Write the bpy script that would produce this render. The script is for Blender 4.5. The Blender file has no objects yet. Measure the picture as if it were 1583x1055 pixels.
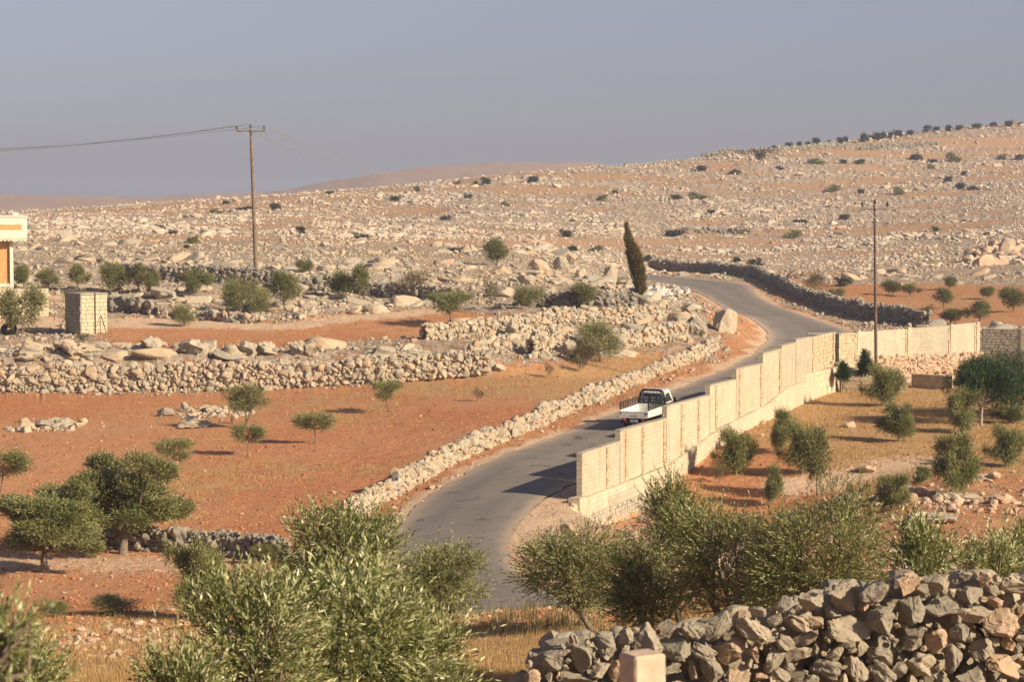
import bpy, math, time
import numpy as np
T0 = time.time()
R = math.radians
scene = bpy.context.scene
col = scene.collection

# ---------------------------------------------------------------- camera
F = 3570.0                    # focal length in pixels of the 1583 px wide photograph
PX0, PY0 = 791.5, 527.5
HOR = 300.0                   # row of the horizon
TH = math.atan((PY0 - HOR) / F)
cam = bpy.data.cameras.new("camera")
cam.sensor_width = 36.0
cam.lens = 36.0 * F / 1583.0
cam.clip_start = 0.5
cam.clip_end = 20000
cam.dof.use_dof = True
cam.dof.focus_distance = 60
cam.dof.aperture_fstop = 8.0
camo = bpy.data.objects.new("camera", cam)
col.objects.link(camo)
camo.location = (0, 0, 0)
camo.rotation_euler = (R(90) - TH, 0, 0)
scene.camera = camo

# ---------------------------------------------------------------- light
SUN_AZ, SUN_EL = 122.0, 27.0   # azimuth clockwise from the view direction (+y)
w = bpy.data.worlds.new("World")
scene.world = w
w.use_nodes = True
nt = w.node_tree
nt.nodes.clear()
sky = nt.nodes.new("ShaderNodeTexSky")
sky.sky_type = 'NISHITA'
sky.sun_disc = False
sky.sun_elevation = R(SUN_EL)
sky.sun_rotation = R(SUN_AZ)
sky.altitude = 400
sky.air_density = 1.0
sky.dust_density = 1.1
sky.ozone_density = 4.0
bg = nt.nodes.new("ShaderNodeBackground")
bg.inputs[1].default_value = 0.053
wo = nt.nodes.new("ShaderNodeOutputWorld")
hs = nt.nodes.new("ShaderNodeHueSaturation")      # dusty air greys the whole sky
hs.inputs['Saturation'].default_value = .5
tn = nt.nodes.new("ShaderNodeMix"); tn.data_type = 'RGBA'; tn.blend_type = 'MULTIPLY'; tn.inputs[0].default_value = 1
tn.inputs[7].default_value = (1.0, .93, 1.05, 1)
nt.links.new(sky.outputs[0], hs.inputs['Color']); nt.links.new(hs.outputs[0], tn.inputs[6]); nt.links.new(tn.outputs[2], bg.inputs[0])
nt.links.new(bg.outputs[0], wo.inputs[0])
sd = bpy.data.lights.new("sun", 'SUN')
sd.energy = 5.0
sd.angle = R(0.6)
sd.color = (1.0, 0.83, 0.60)
so = bpy.data.objects.new("sun", sd)
col.objects.link(so)
sun_dir = (math.sin(R(SUN_AZ)) * math.cos(R(SUN_EL)), math.cos(R(SUN_AZ)) * math.cos(R(SUN_EL)), math.sin(R(SUN_EL)))
from mathutils import Vector, Matrix, Euler
so.rotation_euler = Vector(sun_dir).to_track_quat('Z', 'Y').to_euler()
scene.view_settings.view_transform = 'Standard'
scene.view_settings.look = 'None'
scene.view_settings.exposure = 0.68
scene.view_settings.gamma = 1.0
scene.cycles.max_bounces = 5
scene.cycles.transparent_max_bounces = 8
scene.cycles.volume_bounces = 0
scene.cycles.use_denoising = True

# ---------------------------------------------------------------- maths
def z_of(py, d):
    return -d * np.tan(TH + np.arctan((np.asarray(py, float) - PY0) / F))

def ray(px, py):
    a = (px - PX0) / F
    b = (py - PY0) / F
    c, s = math.cos(TH), math.sin(TH)
    v = np.array([a, c - b * s, -s - b * c])
    return v / v[1]

def proj(x, y, z):
    c, s = math.cos(TH), math.sin(TH)
    dep = y * c - z * s
    dep = np.where(np.abs(dep) < .5, .5, dep)
    up = y * s + z * c
    px = PX0 + F * x / dep
    py = PY0 - F * up / dep
    return np.where(dep > 0, px, -9999), np.where(dep > 0, py, 99999)

def hash2(ix, iy, s):
    h = (ix.astype(np.int64) * 374761393 + iy.astype(np.int64) * 668265263 + s * 974634777) & 0xffffffff
    h = ((h ^ (h >> 13)) * 1274126177) & 0xffffffff
    h = h ^ (h >> 16)
    return (h & 0xffff) / 65535.0

def vnoise(x, y, s=0):
    ix, iy = np.floor(x), np.floor(y)
    fx, fy = x - ix, y - iy
    fx = fx * fx * (3 - 2 * fx); fy = fy * fy * (3 - 2 * fy)
    a = hash2(ix, iy, s); b = hash2(ix + 1, iy, s); c = hash2(ix, iy + 1, s); d = hash2(ix + 1, iy + 1, s)
    return (a * (1 - fx) + b * fx) * (1 - fy) + (c * (1 - fx) + d * fx) * fy

def fbm(x, y, s=0, o=4):
    t = 0; a = 0.5; n = 0
    for i in range(o):
        t = t + a * vnoise(x * 2 ** i + 17.3 * i, y * 2 ** i - 9.1 * i, s + i); n += a; a *= .5
    return t / n

def sstep(a, b, x):
    t = np.clip((x - a) / (b - a), 0, 1)
    return t * t * (3 - 2 * t)

def patch(x, y, s, seed, lo, hi):
    return sstep(lo, hi, fbm(x / s, y / s, seed, 4))

# ---------------------------------------------------------------- terrain profile lines
CP = np.array([-400, 0, 200, 400, 600, 800, 1000, 1100, 1200, 1300, 1400, 1583, 2000], float)
ones = np.ones(len(CP))
LD, LZ = [], []
def line_z(d, z):
    LD.append(ones * np.array(d, float)); LZ.append(ones * np.array(z, float))
def line_y(d, y):
    d = ones * np.array(d, float); LD.append(d); LZ.append(z_of(np.array(y, float) * ones, d))
line_z(-90, -2.0)
line_z(3, -2.3)
line_z(9, -3.0)
line_z(18, [-6.0, -6.0, -6.0, -5.9, -5.8, -5.5, -5.1, -5.0, -4.9, -4.8, -4.75, -4.6, -4.6])
line_z(28, -7.6)
line_z(40, -9.5)
line_y(50, 1066)
line_y(62, [1010, 1010, 1010, 1005, 985, 952, 950, 955, 962, 968, 972, 975, 975])
line_y(76, [965, 965, 962, 960, 958, 960, 957, 955, 930, 915, 905, 900, 900])
line_y(95, [875, 875, 872, 868, 852, 840, 842, 845, 850, 850, 848, 845, 845])
line_y(115, [778, 778, 777, 775, 768, 742, 752, 757, 755, 752, 750, 748, 748])
line_y(140, [676, 676, 675, 674, 668, 655, 652, 655, 652, 650, 648, 646, 646])
line_y(165, [608, 608, 606, 602, 592, 583, 588, 590, 592, 592, 590, 588, 588])
line_y(167.5, [552, 552, 550, 546, 541, 556, 580, 585, 587, 588, 585, 583, 583])
line_y(180, [522, 522, 520, 520, 520, 520, 545, 556, 560, 560, 558, 556, 556])
line_y(190, [500, 498, 496, 495, 492, 492, 505, 520, 540, 542, 540, 536, 536])
line_y(202, [470, 468, 465, 462, 468, 470, 462, 485, 524, 525, 522, 518, 518])
line_y(216, [440, 438, 432, 428, 440, 445, 445, 476, 508, 510, 508, 504, 504])
line_y(240, [418, 415, 408, 408, 415, 420, 455, 482, 486, 488, 487, 480, 480])
line_y(300, [385, 385, 385, 385, 385, 392, 442, 443, 443, 443, 442, 436, 436])
line_y(345, [368, 368, 368, 370, 372, 382, 419, 420, 420, 420, 418, 402, 402])
line_y(430, [345, 348, 348, 348, 355, 362, 385, 388, 388, 386, 380, 365, 365])
line_y([500, 520, 530, 545, 570, 590, 610, 620, 640, 660, 680, 720, 780],
       [340, 339, 332, 323, 316, 307, 308, 305, 297, 290, 282, 262, 240])
CR = [560, 600, 620, 640, 670, 700, 740, 760, 790, 820, 850, 900, 1000]
line_y(CR, [345, 331, 318, 306, 290, 268, 254, 244, 230, 219, 207, 189, 160])
_cz = LZ[-1].copy()
line_z(np.array(CR) * 1.35, _cz - 14)
line_z(1500, -30)
line_y(2600, [300, 303, 307, 302, 266, 249, 262, 285, 312, 312, 312, 312, 312])
line_z(3300, -60)
line_y(5000, [303, 306, 304, 310, 312, 312, 312, 312, 312, 312, 312, 312, 312])
line_z(9500, -70)
LD = np.array(LD); LZ = np.array(LZ)
K = len(LD)
tpx = np.arange(-600, 2201, 10.0)
gk = np.exp(-0.5 * (np.arange(-8, 9) * 10 / 28.0) ** 2); gk /= gk.sum()
TD = np.zeros((K, len(tpx))); TZ = TD.copy()
for k in range(K):
    for src, dst in ((LD, TD), (LZ, TZ)):
        a = np.interp(tpx, CP, src[k])
        dst[k] = np.convolve(np.pad(a, 8, mode='edge'), gk, mode='valid')

def wy(y):
    return np.sqrt(y * y + 36.0)

def base_h(x, y):
    shp = np.shape(x)
    x = np.ravel(np.asarray(x, float)); y = np.ravel(np.asarray(y, float))
    out = np.empty_like(x)
    for i0 in range(0, len(x), 60000):
        xs, ys = x[i0:i0 + 60000], y[i0:i0 + 60000]
        px = np.clip(PX0 + F * xs / wy(ys), -590, 2190)
        fi = (px + 600) / 10; ii = fi.astype(int); fr = fi - ii
        D = TD[:, ii] * (1 - fr) + TD[:, ii + 1] * fr
        Z = TZ[:, ii] * (1 - fr) + TZ[:, ii + 1] * fr
        h = np.diff(D, axis=0); s = np.diff(Z, axis=0) / h
        m = np.zeros_like(D)
        pr = s[1:] * s[:-1]
        w1 = 2 * h[1:] + h[:-1]; w2 = h[1:] + 2 * h[:-1]
        with np.errstate(divide='ignore', invalid='ignore'):
            mm = (w1 + w2) / (w1 / s[:-1] + w2 / s[1:])
        m[1:-1] = np.where(pr > 0, mm, 0)
        m[0] = s[0]; m[-1] = s[-1]
        k = np.clip((D <= ys).sum(0) - 1, 0, K - 2)
        j = np.arange(len(ys))
        hk = h[k, j]; t = np.clip((ys - D[k, j]) / hk, 0, 1)
        z0, z1, m0, m1 = Z[k, j], Z[k + 1, j], m[k, j], m[k + 1, j]
        t2 = t * t; t3 = t2 * t
        out[i0:i0 + 60000] = (2 * t3 - 3 * t2 + 1) * z0 + (t3 - 2 * t2 + t) * hk * m0 + (-2 * t3 + 3 * t2) * z1 + (t3 - t2) * hk * m1
    if HOLLOW:
        dx, dy = x - 3.3, y - 107.0
        al = dx * .3437 + dy * .9391; sd_ = dx * .9391 - dy * .3437
        th_ = np.maximum(0, -1.0 - al)
        out = out - 1.5 * sstep(-.30 + th_ * .5, -.02 + th_ * 1.6, sd_) * sstep(26, 8, al) * sstep(-14, -4, al) * sstep(16, 6, sd_)
    return out.reshape(shp)
HOLLOW = False

MARCH = np.concatenate([np.arange(30, 420, 0.25), np.arange(420, 1200, 1.0), np.arange(1200, 6000, 10.0)])
def pick(px, py, near=None):
    """ground point seen at a pixel of the photograph (first hit, or the hit nearest to a distance)"""
    r = ray(px, py)
    g = base_h(r[0] * MARCH, MARCH) - r[2] * MARCH
    hit = np.where((g[1:] >= 0) & (g[:-1] < 0))[0]
    if len(hit) == 0:
        i = int(np.argmax(g)) if near is None else int(np.argmin(abs(MARCH - near)))
        d = MARCH[i]
    else:
        i = hit[0] if near is None else hit[int(np.argmin(abs(MARCH[hit] - near)))]
        a, b = g[i], g[i + 1]
        d = MARCH[i] + (MARCH[i + 1] - MARCH[i]) * (-a) / (b - a)
    x = r[0] * d
    return np.array([x, d, float(base_h(x, d))])

def at(px, py, d):
    r = ray(px, py)
    return np.array([r[0] * d, d, r[2] * d])

# ---------------------------------------------------------------- road plan
def resample(P, n):
    P = np.array(P, float)
    s = np.r_[0, np.cumsum(np.linalg.norm(np.diff(P, axis=0), axis=1))]
    t = np.linspace(0, s[-1], n)
    return np.stack([np.interp(t, s, P[:, k]) for k in range(P.shape[1])], 1)

def smooth_line(P, n, sig=6):
    Q = resample(P, n)
    k = np.exp(-0.5 * (np.arange(-3 * sig, 3 * sig + 1) / sig) ** 2); k /= k.sum()
    m = 3 * sig
    out = Q.copy()
    for c in range(Q.shape[1]):
        a = np.concatenate([2 * Q[0, c] - Q[m:0:-1, c], Q[:, c], 2 * Q[-1, c] - Q[-2:-m - 2:-1, c]])
        out[:, c] = np.convolve(a, k, mode='valid')
    return out

left_px = [(606, 845), (612, 815), (640, 783), (700, 740), (775, 705), (860, 675), (950, 640), (1040, 605), (1115, 573),
           (1168, 548), (1190, 527), (1184, 510), (1158, 492), (1112, 472)]
Lw = [np.array([30.0, 59.0]), np.array([19.0, 61.0]), np.array([8.5, 65.8]), np.array([1.5, 71.0]), np.array([-2.6, 78.0]), np.array([-4.6, 86.0])] + [pick(a, b)[:2] for a, b in left_px]
Lw += [np.array([22.6, 275.0]), np.array([21.8, 296.0]), np.array([19.5, 308.0]), np.array([17.4, 311.0])]
right_px = [(825, 925), (786, 885), (775, 850), (790, 815), (830, 780), (868, 755)]
Rw = [np.array([30.0, 65.0]), np.array([20.0, 67.0]), np.array([10.8, 71.5]), np.array([5.5, 75.5])] + [pick(a, b)[:2] for a, b in right_px]
for q, wd in (((950, 640), 5.9), ((1040, 605), 6.0), ((1115, 573), 6.0)):
    i = [k for k, p in enumerate(left_px) if p == q][0]
    p0, p1 = pick(*left_px[i - 1])[:2], pick(*left_px[i + 1])[:2]
    t = (p1 - p0) / np.linalg.norm(p1 - p0)
    Rw.append(pick(*q)[:2] + np.array([t[1], -t[0]]) * wd)
Rw += [np.array([27.5, 196.0]), np.array([31.6, 212.0])]
Rw += [pick(a, b, 240)[:2] for a, b in [(1285, 503), (1240, 487), (1200, 474), (1170, 458)]]
Rw += [np.array([31.5, 306.0]), np.array([28.5, 320.0]), np.array([22.0, 326.5]), np.array([17.4, 328.5])]
# pair both edges by projecting every left point to the nearest right point in arc order
NL = 420
Ls = smooth_line(Lw, NL, 7)
Rs0 = smooth_line(Rw, NL, 7)
ridx = []
last = 0
for i in range(NL):
    j0 = last
    dd = np.linalg.norm(Rs0[j0:j0 + 60] - Ls[i], axis=1)
    last = j0 + int(np.argmin(dd)) if i else 0
    ridx.append(last)
ridx = np.interp(np.arange(NL), np.arange(NL), np.convolve(np.pad(np.array(ridx, float), 6, mode='edge'), np.ones(13) / 13, mode='valid'))
ridx[0] = 0; ridx[-1] = NL - 1
Rs = np.stack([np.interp(ridx, np.arange(NL), Rs0[:, k]) for k in range(2)], 1)
CL = (Ls + Rs) / 2
HW = np.linalg.norm(Ls - Rs, axis=1) / 2

def road_dist(x, y):
    """distance outside the road edge (negative on the road)"""
    x = np.ravel(x); y = np.ravel(y)
    out = np.full(len(x), 50.0)
    idx = np.where((y > 55) & (y < 345) & (x > -25) & (x < 50))[0]
    C2 = CL[::2]; H2 = HW[::2]
    for i0 in range(0, len(idx), 20000):
        ii = idx[i0:i0 + 20000]
        d = np.sqrt((x[ii, None] - C2[None, :, 0]) ** 2 + (y[ii, None] - C2[None, :, 1]) ** 2) - H2[None, :]
        out[ii] = d.min(1)
    return out

HOLLOW = True
# ---------------------------------------------------------------- ground cover masks
def inpoly(px, py, poly):
    c = np.zeros(px.shape, bool)
    n = len(poly)
    for i in range(n):
        x1, y1 = poly[i]; x2, y2 = poly[(i + 1) % n]
        if y1 == y2: continue
        m = ((y1 > py) != (y2 > py)) & (px < (x2 - x1) * (py - y1) / (y2 - y1) + x1)
        c ^= m
    return c

P_FIELD = [(-800, 612), (150, 612), (300, 611), (440, 604), (560, 600), (700, 594), (790, 585), (900, 572), (1000, 556), (1060, 552), (1090, 540), (1060, 575), (980, 600), (860, 632), (700, 700), (540, 800), (430, 862), (430, 945), (300, 925), (200, 955), (-800, 930)]
P_STRIP = [(150, 500), (400, 503), (560, 488), (680, 480), (800, 490), (690, 502), (650, 520), (500, 532), (330, 540), (180, 534)]
P_TRACK_UP = [(150, 492), (260, 492), (420, 500), (560, 486), (690, 476), (690, 485), (560, 496), (430, 511), (280, 507), (150, 508)]
P_YARD = [(-800, 488), (100, 490), (100, 512), (-800, 512)]
P_TRACK = [(-800, 862), (80, 862), (220, 862), (330, 866), (440, 868), (450, 886), (330, 884), (200, 884), (60, 884), (-800, 878)]
P_GRASSY = [(600, 575), (800, 568), (1000, 550), (1080, 545), (1000, 585), (860, 622), (640, 612), (560, 600)]
P_RFIELD = [(1175, 428), (1300, 442), (1400, 440), (2400, 452), (2400, 505), (1420, 506), (1330, 482), (1220, 466)]
P_GARDEN = [(1130, 690), (1180, 640), (1300, 596), (2400, 600), (2400, 735), (1440, 735), (1300, 760), (1180, 770), (1060, 775)]
P_GSOIL = [(1060, 700), (1120, 680), (1250, 700), (1300, 735), (1290, 775), (1150, 800), (1040, 790)]
P_GPATH = [(1190, 746), (1290, 732), (1370, 712), (1460, 703), (1460, 717), (1380, 733), (1300, 753), (1200, 770)]
P_LOWR = [(1180, 760), (1450, 735), (2400, 735), (2400, 960), (1180, 900)]
P_NEARG = [(640, 945), (2400, 900), (2400, 3000), (640, 3000)]
P_LOWL = [(-900, 935), (200, 950), (300, 925), (460, 930), (660, 950), (660, 3000), (-900, 3000)]
P_CURB = [(770, 820), (830, 775), (905, 735), (960, 760), (960, 870), (900, 960), (830, 940), (778, 880)]
P_BEND = [(1100, 470), (1200, 520), (1180, 555), (960, 645), (700, 745), (560, 815), (540, 800), (700, 715), (860, 652), (1000, 605), (1120, 560), (1130, 520)]
P_TERR = [(-800, 380), (200, 392), (500, 398), (800, 400), (1000, 415), (1010, 440), (900, 470), (700, 480), (400, 470), (200, 470), (-800, 470)]
P_CREST = [(1320, 222), (1460, 212), (2400, 205), (2400, 225), (1460, 228)]

def masks(x, y, zb):
    acc = None
    for i in range(4):
        r1 = hash2(np.floor(x * 37.0), np.floor(y * 41.0), 500 + i) - .5
        r2 = hash2(np.floor(x * 43.0), np.floor(y * 31.0), 600 + i) - .5
        m = masks1(x + r1 * 2.6, y + r2 * 5.0, zb)
        acc = m if acc is None else [a + b for a, b in zip(acc, m)]
    rock, grass, pale = [a / 4 for a in acc]
    rd = road_dist(x, y)
    v = sstep(1.6, .2, rd + (fbm(x / 1.2, y / 2.0, 5, 3) - .5) * 2.4)
    pale = np.maximum(pale, v * .75); rock = rock * (1 - v); grass = grass * (1 - .9 * v)
    return rock, grass, pale, rd

def masks1(x, y, zb):
    """rock, grass, pale path and dry-earth weights of a ground point"""
    px, py = proj(x, y, zb)
    jit = (fbm(x / 3.0, y / 6.0, 5, 3) - .5)
    sc = np.clip(900 / np.maximum(y, 20), .3, 12)
    qx = px + jit * 3 * sc * 2
    qy = py + (fbm(x / 2.5 + 40, y / 5.0, 9, 3) - .5) * np.clip(1.2 * sc, 3, 18)
    n = len(x)
    rock = np.ones(n) * .8; grass = np.zeros(n); pale = np.zeros(n)
    far = y > 330
    m = inpoly(qx, qy, P_TERR); rock[m] = 1.0
    m = inpoly(qx, qy, P_FIELD); rock[m] = .03; grass[m] = (.12 + .38 * patch(x, y, 9, 141, .45, .62))[m]
    m = inpoly(qx, qy, P_GRASSY) & ~far; rock[m] = .10; grass[m] = .62
    m = inpoly(qx, qy, P_STRIP) & ~far; rock[m] = .18; grass[m] = .35
    m = (inpoly(px, qy, P_TRACK_UP) | inpoly(qx, qy, P_YARD)) & ~far; rock[m] = .0; grass[m] = .0; pale[m] = 1.0
    m = inpoly(px, py + (qy - py) * .4, P_TRACK); rock[m] = 0; grass[m] = 0; pale[m] = .85
    m = inpoly(qx, qy, P_RFIELD); rock[m] = .10; grass[m] = .46
    m = inpoly(qx, qy, P_LOWR); rock[m] = .42; grass[m] = .35
    m = inpoly(qx, qy, P_GARDEN); rock[m] = .04; grass[m] = .95
    m = inpoly(qx, qy, P_GSOIL); rock[m] = .05; grass[m] = .12
    m = inpoly(px, py + (qy - py) * .4, P_GPATH); rock[m] = .0; grass[m] = .0; pale[m] = 1.2
    m = inpoly(qx, qy, P_NEARG); rock[m] = .06; grass[m] = .9
    m = inpoly(qx, qy, P_LOWL); rock[m] = .24; grass[m] = .8
    m = inpoly(qx, qy, P_BEND); rock[m] = .08; grass[m] = .45; pale[m] = .25
    m = inpoly(qx, qy, P_CURB); rock[m] = .0; grass[m] = .1; pale[m] = .7
    hill = y > 335
    band = fbm(x / 90.0, y / 26.0, 31, 4)
    fine = fbm(x / 22.0 + 7, y / 11.0, 33, 4)
    big = fbm(x / 38.0 + 3, y / 20.0, 35, 4)
    rock = np.where(hill, np.clip((.98 - 5.5 * np.clip(band - .585, 0, 1) - 4.5 * np.clip(fine - .55, 0, 1)) * (.82 + .18 * sstep(.40, .54, big)), .12, 1), rock)
    grass = np.where(hill, .52, grass)
    m = hill & (inpoly(px, qy, P_CREST) | ((qy > 370) & (qy < 381) & (px > 430) & (px < 1250)) | ((qy > 386) & (qy < 392) & (px > 60) & (px < 500)))
    rock[m] = .14; grass[m] = .45
    plain = y > 1300
    rock[plain] = .5
    back = y < 14
    rock[back] = .4; grass[back] = .6
    return rock, grass, pale

def ground(x, y, full=False):
    x = np.ravel(np.asarray(x, float)); y = np.ravel(np.asarray(y, float))
    zb = base_h(x, y)
    rock, grass, pale, rd = masks(x, y, zb)
    rough = rock * sstep(14, 45, y)
    n1 = fbm(x / 5.5, y / 5.5, 3, 4) - .5
    n2 = np.abs(fbm(x / 2.2, y / 3.2, 13, 3) - .5)
    bigf = sstep(300, 600, y) * sstep(2200, 1500, y)
    z = zb + rough * (n1 * .9 + .22 - n2 * 1.3) * (.55 + .75 * bigf) + (fbm(x / 1.6, y / 1.6, 23, 3) - .5) * .14 * sstep(.3, 1.5, rd) 
    z = z + bigf * (fbm(x / 30.0, y / 30.0, 41, 3) - .5) * 3.0 * sstep(20, 200, np.abs(rd))
    z = np.where(y > 1300, zb + (fbm(x / 90, y / 90, 77, 4) - .5) * 14 * sstep(1300, 2200, y), z)
    z = z - sstep(.1, -.4, rd) * .10
    # the house plots and the lane inside stay level
    if full:
        return z, rock, grass, pale, rd
    return z

def gz(x, y):
    return float(ground(np.array([x]), np.array([y]))[0])

# ---------------------------------------------------------------- mesh helpers
def mesh_np(name, V, Fc, mat=None, smooth=False, attrs=None, nside=None):
    """V (n,3), Fc (m,k) faces of equal size"""
    me = bpy.data.meshes.new(name)
    V = np.ascontiguousarray(V, dtype=np.float32); Fc = np.ascontiguousarray(Fc, dtype=np.int32)
    me.vertices.add(len(V)); me.vertices.foreach_set('co', V.ravel())
    me.loops.add(Fc.size); me.loops.foreach_set('vertex_index', Fc.ravel())
    me.polygons.add(len(Fc)); me.polygons.foreach_set('loop_start', np.arange(0, Fc.size, Fc.shape[1], dtype=np.int32))
    if attrs:
        for k, a in attrs.items():
            if a.ndim == 1:
                at_ = me.attributes.new(k, 'FLOAT', 'POINT'); at_.data.foreach_set('value', a.astype(np.float32))
            else:
                at_ = me.attributes.new(k, 'FLOAT_COLOR', 'POINT'); at_.data.foreach_set('color', a.astype(np.float32).ravel())
    me.update(calc_edges=True)
    me.polygons.foreach_set('use_smooth', np.full(len(Fc), smooth))
    if mat: me.materials.append(mat)
    return me

def link(name, me, parent=None, loc=None):
    o = bpy.data.objects.new(name, me)
    col.objects.link(o)
    if parent: o.parent = parent
    if loc is not None: o.location = loc
    return o

def tag(o, label=None, cat=None, group=None, kind=None):
    if label: o["label"] = label
    if cat: o["category"] = cat
    if group: o["group"] = group
    if kind: o["kind"] = kind
    return o

def thing(name, label, cat, loc=(0, 0, 0), rz=0, group=None):
    o = bpy.data.objects.new(name, None); col.objects.link(o)
    o.location = loc; o.rotation_euler = (0, 0, rz)
    o.empty_display_size = .2
    return tag(o, label, cat, group)

class MB:
    """collects polygons of any size into one mesh"""
    def __init__(s): s.v = []; s.f = []; s.sm = []
    def add(s, V, Fs, smooth=False):
        b = len(s.v); s.v += [tuple(map(float, p)) for p in V]
        for f in Fs: s.f.append([b + i for i in f]); s.sm.append(smooth)
    def box(s, c, size, rz=0, M=None, taper=1.0, bev=0.0):
        hx, hy, hz = size[0] / 2, size[1] / 2, size[2] / 2
        if bev > 0:
            b = min(bev, hx * .45, hy * .45, hz * .45)
            V = []
            for sz in (-1, 1):
                for (ax, ay) in ((hx - b, hy), (hx, hy - b)): pass
            ring = lambda X, Y, Z, b_: [(X - b_, -Y, Z), (X, -Y + b_, Z), (X, Y - b_, Z), (X - b_, Y, Z), (-X + b_, Y, Z), (-X, Y - b_, Z), (-X, -Y + b_, Z), (-X + b_, -Y, Z)]
            rings = [ring(hx - b, hy - b, -hz, b * .6), ring(hx, hy, -hz + b, b), ring(hx, hy, hz - b, b), ring(hx - b, hy - b, hz, b * .6)]
            V = [p for r in rings for p in r]
            Fs = [list(range(7, -1, -1)), list(range(24, 32))]
            for k in range(3):
                for i in range(8):
                    a = k * 8 + i; c2 = k * 8 + (i + 1) % 8
                    Fs.append([a, c2, c2 + 8, a + 8])
        else:
            V = [(-hx, -hy, -hz), (hx, -hy, -hz), (hx, hy, -hz), (-hx, hy, -hz),
                 (-hx * taper, -hy * taper, hz), (hx * taper, -hy * taper, hz), (hx * taper, hy * taper, hz), (-hx * taper, hy * taper, hz)]
            Fs = [[3, 2, 1, 0], [4, 5, 6, 7], [0, 1, 5, 4], [1, 2, 6, 5], [2, 3, 7, 6], [3, 0, 4, 7]]
        cr, sr = math.cos(rz), math.sin(rz)
        P = []
        for p in V:
            q = (p[0] * cr - p[1] * sr + c[0], p[0] * sr + p[1] * cr + c[1], p[2] + c[2])
            P.append(tuple(M @ Vector(q)) if M is not None else q)
        s.add(P, Fs)
    def tube(s, pts, rad, n=6, cap=True):
        pts = [np.array(p, float) for p in pts]
        if not hasattr(rad, '__len__'): rad = [rad] * len(pts)
        V = []; up = None
        for i, p in enumerate(pts):
            t = pts[min(i + 1, len(pts) - 1)] - pts[max(i - 1, 0)]
            t = t / (np.linalg.norm(t) + 1e-9)
            if up is None:
                up = np.array([0, 0, 1.0]) if abs(t[2]) < .9 else np.array([1.0, 0, 0])
            a = np.cross(t, up); a /= (np.linalg.norm(a) + 1e-9); b = np.cross(a, t); up = b
            for k in range(n):
                an = 2 * math.pi * k / n
                V.append(p + rad[i] * (math.cos(an) * a + math.sin(an) * b))
        Fs = []
        for i in range(len(pts) - 1):
            for k in range(n):
                k2 = (k + 1) % n
                Fs.append([i * n + k2, i * n + k, (i + 1) * n + k, (i + 1) * n + k2])
        s.add(V, Fs, True)
        if cap:
            s.add(V[:n], [list(range(n))]); s.add(V[-n:], [list(range(n - 1, -1, -1))])
    def prism(s, poly, axis, lo, hi):
        """polygon in the plane across axis (0: yz, 1: xz, 2: xy), extruded lo..hi"""
        n = len(poly)
        def mk(p, a):
            return (a, p[0], p[1]) if axis == 0 else ((p[0], a, p[1]) if axis == 1 else (p[0], p[1], a))
        V = [mk(p, lo) for p in poly] + [mk(p, hi) for p in poly]
        Fs = [list(range(n - 1, -1, -1)), list(range(n, 2 * n))] + [[i, (i + 1) % n, n + (i + 1) % n, n + i] for i in range(n)]
        s.add(V, Fs)
    def mesh(s, name, mat):
        me = bpy.data.meshes.new(name)
        me.from_pydata(s.v, [], s.f)
        me.polygons.foreach_set('use_smooth', s.sm)
        me.update()
        import bmesh
        bm = bmesh.new(); bm.from_mesh(me); bmesh.ops.recalc_face_normals(bm, faces=bm.faces); bm.to_mesh(me); bm.free()
        if mat: me.materials.append(mat)
        return me
    def build(s, name, mat, parent=None, loc=None):
        return link(name, s.mesh(name, mat), parent, loc)

# ---------------------------------------------------------------- materials
def new_mat(name):
    m = bpy.data.materials.new(name); m.use_nodes = True
    n = m.node_tree; n.nodes.clear()
    out = n.nodes.new("ShaderNodeOutputMaterial")
    b = n.nodes.new("ShaderNodeBsdfPrincipled")
    b.inputs["Specular IOR Level"].default_value = .25
    n.links.new(b.outputs[0], out.inputs[0])
    return m, n, b

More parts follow.
